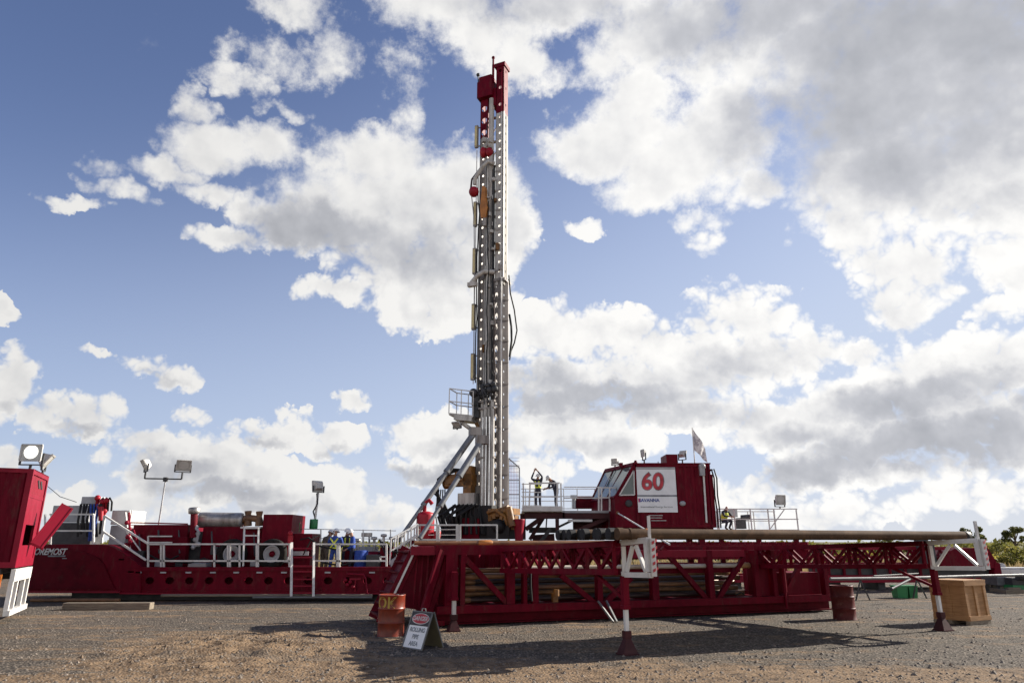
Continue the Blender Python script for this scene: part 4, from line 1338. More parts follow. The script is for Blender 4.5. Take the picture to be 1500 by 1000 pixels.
rail((217, 236, 240, 314), 217, 316)
rail((334, 337, 351, 376), 317, 376)
rail((378, 424), 377, 425)
rail((459.5, 494, 497), 460, 566)
m = MB(); m.bar(wp(566, 796.5, YR), wp(566, 829, YR), .06); m.bar(wp(557, 815, YR), wp(557, 821, YR), .05); m.bar(wp(557, 815, YR), wp(566, 815, YR), .05); m.build('railing', M['white'], RT)
m = MB()
for v in (785, 794): m.bar(wp(217, v, YF + .75), wp(252, v, YF + .75), .045)
m.bar(wp(217, 785, YF + .75), wp(217, 826, YF + .75), .05)
m.build('railing', M['white'], RT)
m = MB()
for v in (753, 777): m.bar(wp(73, v, YF + .1), wp(137, v, YF + .1), .055)
for u in (74, 137): m.bar(wp(u, 797, YF + .1), wp(u - 0 + (138 - u) * .03, 753, YF + .1), .065)
m.build('railing', M['white'], RT)
m = MB(); m.bar(wp(66, 753, YF + .3), wp(66, 797, YF + .3), .05); m.build('rail_post', M['white'], RT)
m = MB()
m.bar(wp(153, 755, YF + .05), wp(217, 796, YF + .05), .06); m.bar(wp(151, 778, YF + .05), wp(214, 820, YF + .05), .06); m.bar(wp(153, 755, YF + .05), wp(149, 795, YF + .05), .065)
m.build('stair_rail', M['white'], RT)
m = MB(); m.bar(wp(184, 750, YF + .9), wp(193, 822, YF + .5), .04); m.build('rail_post', M['white'], RT)
m = MB(); m.bar(wp(185, 778, YF + .6), wp(206, 806, YF + .5), .035); m.build('rail_brace', M['white'], RT)
m = MB()
for u in (358, 379): m.bar(wp(u - 2, 829, YF + .12), wp(u, 771, YF + .6), .06)
for v in (773, 784): m.bar(wp(358, v, YF + .5), wp(379, v, YF + .5), .05)
m.build('white_ladder', M['white'], RT)
# boarding ladder down the side
m = MB()
for u in (426.5, 459): m.bar(wp(u, 873, YF - .5), wp(u + .8, 794, YF - .15), .075, .05)
lad = m.build('boarding_ladder', M['white'], RT)
for v in (803, 816, 829, 837, 848, 858, 868):
    m = MB(); y = YF - .5 + .35 * (873 - v) / 79; a = wp(428, v, y); b = wp(458, v, y); m.fbox(a - Z * .02, b - a, FY * .12, Z * .045); m.build('rung', M['pink_red'], lad)
# red deck frame and manifold on the right part of the deck
front_box('mud_manifold', 521, 551, 800, 811, YF + 2.2, .5, M['grey'], RT)
m = MB()
m.bar(wp(540, 833, YF + 2), wp(540, 812, YF + 2), .12)
for u in (532, 541, 549, 558): m.tube(wp(u, 800, YF + 2.6), wp(u, 780 + (u % 7) * 2, YF + 2.6), .04, n=6)
m.fbox(wp(529, 786, YF + 2.6), FX * .4, FY * .2, Z * .16)
m.build('manifold_pipe', M['steel'], RT)
m = MB(); m.lathe(wp(515, 817, YF + 1.6), [(0, 0), (.22, 0), (.25, .1), (.25, 1.0), (.2, 1.1), (0, 1.1)], 16, FX); m.build('hydraulic_tank', M['red'], RT)
front_box('red_locker', 556, 572, 801, 832, YF + 1.2, .8, M['red'], RT)
m = MB(); m.path([wp(508, 840, YF - .12), wp(520, 840.5, YF - .14), wp(533, 841, YF - .16), wp(536, 848, YF - .18), wp(538, 868, YF - .2), wp(545, 873, YF - .3)], .03, 7)
m.build('air_line', M['pink_red'], RT)
m = MB()
for u, v in ((506, 849), (509, 856), (513, 852), (517, 859)): m.ball(wp(u, v, YF - .1), .07, 8, 6)
m.build('valve', M['pink_red'], RT)
m = MB(); m.tube(wp(521, 848, YF - .05), wp(520, 866, YF - .05), .03, n=6); m.fbox(wp(512, 849, YF - .06), FX * .4, -FY * .03, Z * .06); m.build('valve_handle', M['pink_red'], RT)
m = MB(); m.bar(wp(430, 774, YF + 2.4), wp(580, 777, YF + 2.4), .03); m.bar(wp(470, 788, YF + 2.4), wp(580, 789, YF + 2.4), .025); m.bar(wp(470, 797, YF + 2.4), wp(580, 797, YF + 2.4), .025)
for u in (470, 532, 572): m.bar(wp(u, 832, YF + 2.4), wp(u, 775, YF + 2.4), .04)
m.build('far_railing', M['white'], RT)
m = MB(); m.path([wp(440, 790, YF + .9), wp(452, 787, YF + .8), wp(470, 800, YF + .8), wp(500, 806, YF + .9)], .03, 6); m.path([wp(444, 812, YF + .9), wp(456, 790, YF + .8), wp(468, 783, YF + 1)], .025, 6); m.build('hose', M['black'], RT)

# long pipes lying in front of the trailer
for i, (u0, u1, v, mt, r, lab) in enumerate(((235, 545, 880.5, M['wood_old'], .05, 'pale long pipe lying on the ground along the rig trailer'),
                                             (370, 545, 876, M['grey_pipe'], .035, 'bluish-white hose lying along the foot of the rig trailer'),
                                             (45, 175, 880.5, M['rust_pipe'], .06, 'short rusty pipe lying behind the timber beam'))):
    a, b = at(u0, v, YF - .3 - i * .2), at(u1, v, YF - .3 - i * .2)
    a.z = b.z = r + .16 - i * .03 if i < 2 else .09
    m = MB(); m.path([a, a.lerp(b, .5) + V((0, .05, 0)), b], r, 8)
    tag(m.build(('long_pipe', 'supply_hose', 'rusty_pipe')[i], mt, loc=a), lab, ('pipe', 'hose', 'pipe')[i])

# ---------------------------------------------------------------- lamps on the trailer
b0 = wp(232.5, 768, YF + 1.5); top = wp(238, 703, YF + 1.5)
top = V((b0.x + .02, b0.y, top.z))
t = thing('light_mast', b0, 'thin lamp post with a cross-arm carrying two floodlights above the red engine housing', 'lamp post')
m = MB(); m.tube(b0, top, .035, .028, n=8); m.build('pole', M['grey'], t)
m = MB(); a = wp(212, 700.5, YF + 1.5); b = wp(266, 701.5, YF + 1.5); m.bar(a, b, .05); m.bar(a, a + Z * .2, .05); m.bar(b, b + Z * .2, .05); m.box(top + Z * .03, (.14, .12, .16)); m.build('cross_arm', M['dark_grey'], t)
floodlight(None, a + Z * .19, V((-.55, -.45, -.42)), .50, label='left lamp of the pair on the thin cross-arm, turned away', group='twin lamps on the cross-arm', yoke=.12)
floodlight(None, b + Z * .19, V((.45, -.75, -.45)), .50, label='right lamp of the pair on the thin cross-arm, its glass showing', group='twin lamps on the cross-arm', yoke=.12)
b0 = wp(460, 772, YF + 2.2); top = wp(461, 722, YF + 2.2); top.x = b0.x + .06
t = thing('lamp_pole', b0, 'lamp pole wrapped with cable, green collar at its foot, behind the workers on the trailer', 'lamp post')
m = MB(); m.tube(b0, top, .05, .045, n=8); m.build('pole', M['white'], t)
m = MB(); m.path([b0 + V((.07, 0, .2)), b0 + V((-.07, -.05, .6)), b0 + V((.08, -.05, .9)), b0 + V((.02, -.06, 1.3)), top], .03, 6); m.build('cable', M['black'], t)
m = MB(); m.lathe(wp(459, 774, YF + 2.15), [(.15, 0), (.16, .02), (.16, .34), (.15, .36), (0, .36)], 14); m.build('green_collar', M['green'], t)
floodlight(None, top, V((-.75, .55, -.15)), .46, label='dark floodlight seen from behind on the cable-wrapped pole', yoke=.06)
m = MB(); p = wp(433, 780, YF + 2); m.lathe(p, [(0, 0), (.13, 0), (.14, .02), (.14, .32), (.15, .34), (.15, .38), (0, .38)], 16)
tag(m.build('green_canister', M['green'], loc=p), 'small green canister beside the tall red radiator box', 'canister')

# ---------------------------------------------------------------- site container on its trailer (far left)
CN = V((-12.75, 18.45, 0)); CL = V((-.905, -.425, 0)).normalized(); CW = V((-.425, .905, 0)).normalized()
t = thing('site_container', CN, 'dark red corrugated container at the left edge, its sunlit end facing right', 'container')
zc0, zc1, LC, WC = 1.36, 3.86, 6.0, 2.35
P = lambda l, w, z: CN + CL * l + CW * w + Z * z
m = MB(); m.corr(P(LC, -.0, 0), P(.12, 0, 0), zc0 + .12, zc1 - .1, -CW, .3, .04)
m.build('side_wall', M['red'], t)
m = MB(); m.fbox(P(0, .06, zc1 - .03), CL * LC, CW * (WC - .12), Z * .03); m.build('roof', M['red'], t)
m = MB(); m.fbox(P(.05, .05, zc0), CL * (LC - .05), CW * (WC - .1), Z * .12); m.build('floor', M['red_dusty'], t)
m = MB(); m.fbox(P(.06, WC - .05, zc0 + .12), CL * (LC - .1), CW * .04, Z * (zc1 - zc0 - .2)); m.build('back_wall', M['red'], t)
m = MB()
for w in (-.06, WC - .1): m.fbox(P(0, w, zc0), CL * .13, CW * .16, Z * (zc1 - zc0))
m.fbox(P(0, .1, zc1 - .13), CL * .12, CW * (WC - .2), Z * .13); m.fbox(P(0, .1, zc0), CL * .12, CW * (WC - .2), Z * .2)
m.fbox(P(.13, -.06, zc1 - .11), CL * (LC - .13), CW * .12, Z * .11); m.fbox(P(.13, -.06, zc0), CL * (LC - .13), CW * .12, Z * .14)
m.build('corner_frame', M['pink_red'], t)
m = MB(); m.corr(P(.06, .1, 0), P(.06, WC - .1, 0), zc1 - .62, zc1 - .13, -CL, .22, .035)
m.fbox(P(.02, .1, zc1 - .72), CL * .08, CW * (WC - .2), Z * .10)
m.fbox(P(.02, .1, zc0 + .2), CL * .06, CW * (WC - .2), Z * .35)
m.fbox(P(.03, .1, zc0 + .55), CL * .06, CW * .38, Z * (zc1 - zc0 - 1.27))
m.fbox(P(.03, WC - .6, zc0 + .55), CL * .06, CW * .5, Z * (zc1 - zc0 - 1.27))
m.fbox(P(.03, .48, zc1 - 1.42), CL * .06, CW * (WC - 1.08), Z * .70)
m.build('end_wall', M['pink_red'], t)  # sunlit end given a paler red than the shaded side
m = MB(); m.fbox(P(.45, .3, zc0 + .5), CL * .04, CW * (WC - .6), Z * 1.3); m.build('inner_partition', M['red_dusty'], t)
m = MB()
for w in (1.0, 1.4): m.tube(P(.02, w, zc1 - .22), P(-.03, w, zc1 - .45), .025, n=6)
m.build('latch', M['dark_grey'], t)
# swung-out ramp flap
t = thing('ramp_flap', P(-.02, 1.3, zc0 + .42), 'long red steel bar leaning out from the end of the container', 'ramp')
a = at(53, 799, 19.7); b = at(99, 741, 20.3)
m = MB(); m.bar(a, b, .30, .06, up=V((.55, -.8, .2))); m.build('plate', M['pink_red'], t)
m = MB(); d = (b - a).normalized(); s_ = d.cross(V((.55, -.8, .2))).normalized()
for sg in (-1, 1): m.bar(a + s_ * sg * .15, b + s_ * sg * .15, .04, .10, up=V((.55, -.8, .2)))
m.bar(a - s_ * .2, a + s_ * .2, .06)
m.build('edge', M['pink_red'], t)
t = floodlight(None, P(.12, .1, zc1), V((.12, -.95, -.02)), .50, label='lit floodlight on the near corner of the container roof', lit=True, group='floodlights on the container', yoke=.18)
t = floodlight(None, P(.08, 1.75, zc1), V((.75, .35, -.55)), .50, label='floodlight turned sideways on the far corner of the container roof', group='floodlights on the container', yoke=.18)
# semi-trailer under the container
TR = thing('container_trailer', P(.2, 1.1, 0), 'trailer under the container with a white rear frame and orange reflector', 'trailer')
m = MB(); m.fbox(P(.35, .5, 1.02), CL * 6, CW * .18, Z * .32); m.fbox(P(.35, 1.65, 1.02), CL * 6, CW * .18, Z * .32); m.fbox(P(.3, .05, 1.2), CL * 6, CW * 2.25, Z * .14); m.build('chassis', M['dark_grey'], TR)
m = MB()
m.fbox(P(-.02, .02, 1.02), CL * .1, CW * 2.3, Z * .30)
for w in (.02, .62, 1.55, 2.2): m.fbox(P(-.01, w, .32), CL * .1, CW * .13, Z * .70)
m.fbox(P(-.06, .0, .20), CL * .14, CW * 2.35, Z * .13)
m.build('rear_frame', M['white'], TR)
m = MB(); m.fbox(P(.25, -.02, .35), CL * .12, CW * .06, Z * .85); m.build('reflector_post', M['reflector'], TR)
m = MB(); m.fbox(P(.45, -.03, .1), CL * .05, CW * .05, Z * .6); m.build('marker_post', M['white'], TR)
for l in (1.5, 2.8, 4.1):
    for w in (.15, 1.9):
        m = MB(); m.lathe(P(l, w, .5), [(0, .03), (.28, .03), (.3, 0), (.47, .02), (.5, .07), (.5, .24), (.47, .3), (0, .3)], 24, CW); m.build('wheel', M['tyre'], TR)

# more plant crowded on the right part of the deck
front_box('shaker_box', 500, 520, 806, 834, YF + 2.3, .5, M['red_dusty'], RT)
front_box('pump_skid', 575, 600, 803, 826, YF + 1.6, 1.0, M['red'], RT)
front_box('tool_chest', 536, 556, 812, 832, YF + .9, .6, M['dark_grey'], RT)
for u0, v0 in ((524, 793), (548, 790), (562, 786), (574, 790)):
    m = MB(); a = wp(u0, 832, YF + 2.0); b = wp(u0, v0, YF + 2.0); m.tube(a, b, .05, n=8); m.lathe(b, [(0, .0), (.11, .0), (.12, .03), (.12, .1), (0, .12)], 10); m.build('valve_riser', M['steel'], RT)
m = MB(); m.path([wp(518, 812, YF + 1.9), wp(532, 808, YF + 1.8), wp(548, 812, YF + 1.8), wp(560, 806, YF + 1.9), wp(580, 808, YF + 1.9)], .06, 8); m.build('manifold_line', M['steel'], RT)
for i, (u0, u1) in enumerate(((556, 574), (560, 580), (566, 586))):
    m = MB(); m.path([wp(u0, 790 + 3 * i, YF + 1.2), wp((u0 + u1) / 2, 812 - 2 * i, YF + .9), wp(u1, 800 + 4 * i, YF + 1.0), wp(u1 + 6, 826, YF + 1.1)], .035, 6); m.build('hose', M['black'], RT)
m = MB(); m.lathe(wp(528, 832, YF + 1.2), [(0, 0), (.24, 0), (.25, .02), (.25, .30), (.26, .31), (.26, .33), (.25, .34), (.25, .62), (.23, .64), (0, .63)], 20); m.build('blue_barrel', M['blue_cloth'], RT)
# cables and hoses draped along the left half
for u0, u1, v, sag in ((218, 262, 812, 9), (240, 300, 816, 8), (300, 352, 818, 7), (470, 520, 822, 5)):
    m = MB(); m.path([wp(u0, v, YF + .35), wp(u0 * .7 + u1 * .3, v + sag * .8, YF + .3), wp(u0 * .35 + u1 * .65, v + sag, YF + .32), wp(u1, v + 1, YF + .36)], .035, 6); m.build('hose', M['black'], RT)
for u, v, w_, h_ in ((200, 806, 9, 14), (226, 822, 12, 8), (256, 823, 10, 7), (308, 800, 10, 12), (366, 822, 12, 7), (414, 812, 8, 12)):
    front_box('junction_box', u, u + w_, v, v + h_, YF + .72, .22, M['grey' if u % 4 else 'dark_grey'], RT)
for u, v in ((204, 782), (232, 776), (262, 776), (310, 778), (372, 780)):
    m = MB(); m.tube(wp(u, v, YF + 1.05), wp(u + 1, v + 34, YF + .78), .03, n=6); m.build('conduit', M['dark_grey'], RT)
# ---------------------------------------------------------------- drilling mast
YM = 30.0
MB0 = at(716, 745, YM); MB0.z = 0
MR = V((math.cos(math.radians(-24)), math.sin(math.radians(-24)), 0))     # mast's right
MF = V((-MR.y * -1 * -1, 0, 0))
MF = V((-math.sin(math.radians(24)), -math.cos(math.radians(24)), 0))       # mast's front, towards the camera's left


def mp(r, f, z):
    """mast coordinates: r right, f towards the front, z height"""
    return V((MB0.x, MB0.y, 0)) + MR * r + MF * f + Z * z


def zv(v, Y=YM):
    return at(720, v, Y).z


MT = thing('drilling_mast', V((MB0.x, MB0.y, 0)), 'tall white and grey drilling mast with a dark red top rising from the rig', 'mast')
ztR, ztL = zv(95), zv(109)
zrR, zrL = zv(168), zv(200)
zsl = zv(410)
zb0 = 2.3


def leg(r0, r1, z0, z1, mt, name, hole, gap, depth=.55, side_holes=True, f0=0.0, slot=1.15):
    """channel leg: front plate with a row of holes and two side plates"""
    m = MB()
    k = max(1, int((z1 - z0) / gap))
    m.strip(mp(r0, f0, z0), Z, MR, z1 - z0, r1 - r0, k, hole * slot, hole, MF * -.03, seg=12)
    if side_holes:
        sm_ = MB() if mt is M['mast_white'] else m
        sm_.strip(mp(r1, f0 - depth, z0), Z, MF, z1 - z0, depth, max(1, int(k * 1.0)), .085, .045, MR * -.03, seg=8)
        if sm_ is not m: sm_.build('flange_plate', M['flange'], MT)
        m.strip(mp(r0, f0 - depth, z0), Z, MF, z1 - z0, depth, k, hole * 1.1, hole * .9, MR * .03, seg=10)
    else:
        m.fbox(mp(r1 - .03, f0 - depth, z0), MR * .03, MF * depth, Z * (z1 - z0))
        m.fbox(mp(r0, f0 - depth, z0), MR * .03, MF * depth, Z * (z1 - z0))
    for r in (r0, r1 - .05): m.fbox(mp(r, f0 - depth - .03, z0), MR * .05, MF * .03, Z * (z1 - z0))
    return m.build(name, mt, MT)


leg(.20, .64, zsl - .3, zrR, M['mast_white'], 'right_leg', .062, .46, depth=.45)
leg(.20, .64, zrR, ztR, M['red'], 'right_leg_top', .085, .80, depth=.45)
m = MB(); k_ = int((zsl - zb0) / .52)
m.strip(mp(.12, 0, zb0), Z, MR, zsl - zb0, .36, k_, .155, .07, MF * -.03, seg=12)
ch = (mp(.74, -.34, 0) - mp(.48, 0, 0))
m.strip(mp(.48, 0, zb0), Z, ch, zsl - zb0, ch.length, k_, .06, .035, ch.normalized().cross(Z) * -.03, seg=8)
m.strip(mp(.12, -.62, zb0), Z, MF, zsl - zb0, .62, k_, .12, .10, MR * .03, seg=8)
m.fbox(mp(.12, -.65, zb0), MR * .05, MF * .03, Z * (zsl - zb0)); m.fbox(mp(.66, -.40, zb0), MR * .08, MF * .06, Z * (zsl - zb0))
SLV = m
leg(-.68, -.30, zb0, zrL, M['mast_grey'], 'left_leg', .058, .46, .5)
leg(-.68, -.24, zrL, ztL - .9, M['red'], 'left_leg_top', .15, .62, .5)
# bright rail edges along the legs
m = MB()
for r, f, z0, z1 in ((.645, .02, zsl, zrR), (.54, .04, zsl, zrR), (-.29, .03, zb0, zrL)):
    m.bar(mp(r, f, z0), mp(r, f, z1), .05, .05, up=MF)
m.bar(mp(.60, .10, zb0 + .4), mp(.60, .10, zsl), .045, .045, up=MF)
m.build('guide_rail', M['white'], MT)
m = MB(); m.bar(mp(.54, .05, zrR), mp(.54, .05, ztR - .6), .05, .05, up=MF); m.build('guide_rail', M['pink_red'], MT)
# bands on the sleeve
m = SLV
z = zb0 + .5
while z < zsl:
    m.bar(mp(.10, .012, z), mp(.48, .012, z), .03, .06); m.bar(mp(.48, .012, z), mp(.75, -.335, z), .03, .06)
    z += 1.0
m.fbox(mp(.08, -.66, zsl - .12), MR * .66, MF * .70, Z * .12)
m.build('right_leg_sleeve', M['mast_dark'], MT)
# (sleeve bands follow)
# cross ties between the legs, at the back
m = MB()
z = zb0 + 1
i = 0
while z < ztL - 1.5:
    m.bar(mp(-.32, -.5, z), mp(.2, -.5, z), .07, .12)
    i += 1
    z += 1.4
m.build('cross_tie', M['mast_grey'], MT)
# crown block
m = MB()
m.fbox(mp(-.80, -.55, ztL - 1.35), MR * .86, MF * .75, Z * .95)
m.fbox(mp(-.72, -.45, ztL - .42), MR * .70, MF * .6, Z * .34)
m.fbox(mp(-.05, -.55, ztL - 1.9), MR * .26, MF * .6, Z * 1.0)
cb = m.build('crown_block', M['red'], MT)
m = MB(); m.fbox(mp(.10, -.60, ztR - .25), MR * .60, MF * .64, Z * .22); m.build('crown_cap', M['red'], MT)
m = MB()
for f in (-.42, -.2, .02): m.lathe(mp(-.42, f, ztL - .95), [(0, -.05), (.3, -.05), (.34, -.08), (.34, -.06), (.29, 0), (.34, .06), (.34, .08), (.3, .05), (0, .05)], 20, MF)
m.build('sheave', M['red_dusty'], cb)
m = MB(); m.bar(mp(.02, 0, ztR - 1.1), mp(.02, 0, ztR - .05), .12); m.tube(mp(.02, 0, ztR - .05), mp(.02, 0, ztR + .42), .05, n=8); m.ball(mp(.02, 0, ztR + .42), .09, 8, 6); m.build('top_spike', M['red'], MT)
m = MB(); m.tube(mp(-.78, .1, ztL - .4), mp(-.80, .1, ztL + .12), .03, n=6); m.ball(mp(-.80, .1, ztL + .14), .10, 10, 6); m.build('beacon', M['dark_grey'], MT)
# between the legs
m = MB(); m.tube(mp(-.05, .0, zv(560)), mp(-.05, .0, zv(145)), .13, n=14); m.build('lift_cylinder', M['mast_white'], MT)
m = MB(); m.tube(mp(-.20, .06, zv(600)), mp(-.20, .06, zv(232)), .045, n=8); m.tube(mp(-.10, .18, zv(640)), mp(-.10, .18, zv(320)), .035, n=8); m.build('stand_pipe', M['white'], MT)
m = MB(); m.tube(mp(.10, .05, zv(600)), mp(.10, .05, zv(250)), .05, n=8); m.tube(mp(.02, -.2, zv(745)), mp(.02, -.2, zv(240)), .06, n=8); m.build('hydraulic_line', M['dark_grey'], MT)
# bundle of big tubes on the lower front
m = MB()
for r, f, rad, v0 in ((-.30, .12, .085, 588), (-.10, .2, .11, 590), (.09, .24, .075, 600), (.24, .22, .095, 588)):
    m.tube(mp(r, f, 2.6), mp(r, f, zv(v0)), rad, n=14)
m.build('cylinder_tube', M['steel'], MT)
m = MB()
for r, f in ((-.2, .26), (0, .33), (.16, .32)): m.tube(mp(r, f, 2.5), mp(r, f, zv(612)), .03, n=8)
m.build('chromed_rod', M['chrome'], MT)
m = MB()
for v in (590, 600, 672): m.fbox(mp(-.42, -.05, zv(v)), MR * .78, MF * .36, Z * .07)
m.build('clamp_band', M['mast_grey'], MT)
m = MB()
for i, (r, f) in enumerate(((-.24, .10), (-.14, .02), (.14, .08), (.17, -.1), (-.27, -.2), (.05, .16))):
    m.tube(mp(r, f, zv(720 - i * 9)), mp(r, f, zv(180 + i * 22)), .018, n=6)
m.build('wire_rope', M['dark_grey'], MT)
for i in range(16):
    z = zv(620) + i * .92; m = MB(); m.box(mp(-.12 + .1 * ((i * 7) % 4), .16, z), (.16, .12, .10 + .05 * (i % 3)), .5); m.build('clamp_block', M['mast_white'], MT)
m = MB()
for i in range(7):
    z = zv(430) + i * 1.05; m.fbox(mp(.2, .0, z), MR * .42, MF * .025, Z * .10)
m.build('leg_band', M['mast_grey'], MT)
m = MB(); z = zsl - 6
while z < ztL - 2:
    m.bar(mp(-.30, -.42, z), mp(.20, -.42, z + .7), .04); m.bar(mp(.20, -.42, z + .7), mp(-.30, -.42, z + 1.4), .04); z += 1.4
m.build('lacing', M['mast_white'], MT)
rq = random.Random(8)
for k_, (r_0, f_0, v0, v1, mt_) in enumerate(((-.62, .14, 250, 560, 'black'), (-.45, .2, 330, 600, 'dark_grey'), (.0, .3, 300, 585, 'black'), (.3, .16, 425, 640, 'dark_pipe'))):
    pts = []
    for i in range(15):
        f = i / 14; pts.append(mp(r_0 + rq.uniform(-.05, .05), f_0 + rq.uniform(0, .08), zv(v0) * (1 - f) + zv(v1) * f))
    m = MB(); m.path(pts, .028, 6); m.build('loose_hose', M[mt_], MT)
for k_ in range(14):
    z = rq.uniform(zv(600), zv(230)); m = MB(); m.box(mp(rq.uniform(-.66, .55), .06, z), (rq.uniform(.08, .2), .1, rq.uniform(.1, .35)), .42)
    m.build('fitting', M[rq.choice(('dark_grey', 'mast_grey', 'yellow', 'lamp_housing'))], MT)
# goose-neck pipe and hanging swivel near the top
m = MB(); m.path([mp(.2, .15, zv(243)), mp(-.1, .25, zv(240)), mp(-.35, .35, zv(247)), mp(-.75, .35, zv(262)), mp(-.78, .3, zv(270))], .10, 10); m.build('goose_neck', M['mast_white'], MT)
m = MB(); m.path([mp(-.5, .3, zv(248)), mp(-.9, .4, zv(263)), mp(-.95, .4, zv(278))], .05, 8); m.build('rotary_hose', M['dark_pipe'], MT)
m = MB(); m.ball(mp(-.80, .35, zv(281)), .25, 16, 10, (1, 1, 1.1)); m.build('swivel_ball', M['bright_red'], MT)
m = MB(); m.ball(mp(-.42, .1, zv(222)), .20, 12, 8, (1, 1, 1.5)); m.ball(mp(-.1, .1, zv(224)), .2, 12, 8, (1, 1, 1.3)); m.build('red_motor', M['bright_red'], MT)
m = MB()
for r, v in ((-.38, 205), (-.16, 213), (-.3, 215), (-.05, 208)): m.box(mp(r, .12, zv(v)), (.22, .2, .24), .5)
m.build('pulley_frame', M['mast_white'], MT)
m = MB(); m.prism([mp(-.36, .2, zv(322)), mp(-.12, .2, zv(323)), mp(-.02, .2, zv(308)), mp(-.14, .2, zv(296)), mp(-.16, .2, zv(278)), mp(-.32, .2, zv(276)), mp(-.36, .2, zv(290)), mp(-.42, .2, zv(308))], MF * .22); m.build('travelling_block', M['orange'], MT)
m = MB(); m.tube(mp(-.2, .3, zv(334)), mp(-.2, .3, zv(320)), .1, n=10); m.tube(mp(-.3, .3, zv(330)), mp(-.22, .3, zv(320)), .06, n=8); m.build('hook', M['mast_grey'], MT)
# guide arm
m = MB(); m.path([mp(.25, .12, zv(401)), mp(-.2, .3, zv(400)), mp(-.5, .35, zv(404)), mp(-.9, .35, zv(416))], .12, 8); m.fbox(mp(-1.0, .28, zv(420)), MR * .45, MF * .2, Z * .2); m.build('guide_arm', M['mast_white'], MT)
# strip lamps on the left edge
for i, (v0, v1) in enumerate(((181, 213), (293, 329), (361, 399), (443, 481), (516, 555))):
    m = MB(); z0, z1 = zv(v1), zv(v0); m.fbox(mp(-.90, .05, z0), MR * .16, MF * .14, Z * (z1 - z0)); 
    hs = m.build('strip_lamp', M['mast_grey'], MT)
    m = MB(); m.fbox(mp(-.88, .19, z0 + .07), MR * .12, MF * .02, Z * (z1 - z0 - .14)); m.build('diffuser', M['tube_lamp'], hs)
    m = MB(); m.bar(mp(-.82, .1, z0 + .1), mp(-.66, .05, z0 + .1), .05); m.bar(mp(-.82, .1, z1 - .1), mp(-.66, .05, z1 - .1), .05); m.build('lamp_bracket', M['mast_grey'], hs)
m = MB(); m.tube(mp(-.84, .02, zv(560)), mp(-.84, .02, zv(215)), .02, n=6); m.build('lamp_conduit', M['white'], MT)
# hoses on the right
m = MB()
m.path([mp(.84, -.2, zv(405)), mp(.90, -.25, zv(432)), mp(1.05, -.35, zv(455)), mp(1.16, -.4, zv(485)), mp(1.05, -.35, zv(503)), mp(.9, -.3, zv(515)), mp(.86, -.25, zv(528))], .035, 7)
m.path([mp(.86, -.2, zv(462)), mp(.96, -.2, zv(480)), mp(.97, -.22, zv(500)), mp(.88, -.2, zv(524))], .05, 7)
m.build('hanging_hose', M['black'], MT)
m = MB(); m.path([mp(-.95, .3, zv(285)), mp(-.84, .2, zv(320)), mp(-.80, .15, zv(400)), mp(-.78, .1, zv(545))], .025, 6); m.build('cable', M['grey'], MT)
# work basket
BK = []
YB = 29.2
z_f = at(670, 606, YB).z
ba, bb = at(657.5, 606, YB), at(693, 590, YB + .6)
ba.z = bb.z = z_f
back = V((.25, .95, 0)) * 1.0
m = MB(); m.fbox(ba - Z * .05, bb - ba, back, Z * .10)
m.fbox(ba + (bb - ba) * .2 - Z * .22, (bb - ba) * .75, back * .9, Z * .17)
m.bar(ba + (bb - ba) * .3 + back * .5 - Z * .2, mp(-.6, 0, z_f - .7), .14)
bk = m.build('work_basket', M['steel'], MT)
m = MB()
h = 1.12
for o in (V((0, 0, 0)), back):
    for f in (0, .5, 1.0): m.bar(ba + (bb - ba) * f + o, ba + (bb - ba) * f + o + Z * h, .04)
    for zz in (h * .5, h): m.bar(ba + o + Z * zz, bb + o + Z * zz, .04)
for zz in (h * .5, h): m.bar(ba + Z * zz, ba + back + Z * zz, .04)
m.build('basket_rail', M['white'], bk)
m = MB(); p = bb + back * .4
m.box(p + Z * .25, (.3, .3, .5)); m.box(p + Z * .75 + V((.0, 0, 0)), (.36, .3, .4)); m.ball(p + Z * 1.1 + V((-.1, -.2, 0)), .2, 10, 6); m.tube(p + Z * .9, p + Z * .9 + V((.6, -.1, .1)), .12, n=8); m.tube(p + Z * .4, p + Z * .5 + V((.7, -.1, 0)), .1, n=8)
m.build('winch', M['dark_grey'], MT)
m = MB()
for i in range(9):
    q = mp(-.35 + .09 * i, .25, zv(560 + (i * 7) % 22)); m.ball(q, .10 + .03 * (i % 3), 8, 6)
m.path([mp(-.4, .3, zv(575)), mp(-.2, .45, zv(570)), mp(0, .4, zv(580)), mp(.1, .3, zv(592))], .04, 6)
m.path([mp(-.3, .35, zv(565)), mp(-.1, .5, zv(580)), mp(-.05, .4, zv(594))], .035, 6)
m.build('pipe_gripper', M['dark_grey'], MT)
floodlight(None, ba + V((.35, .3, -.62)), V((-.35, -.55, -.75)), .36, label='floodlight hanging under the work basket on the mast', yoke=.06)
m = MB(); m.path([bb + back * .5 - Z * .2, bb + back * .5 - Z * .5 + V((.15, 0, 0)), mp(-.62, -.1, z_f - 1.2)], .09, 8); m.build('basket_arm', M['yellow'], MT)

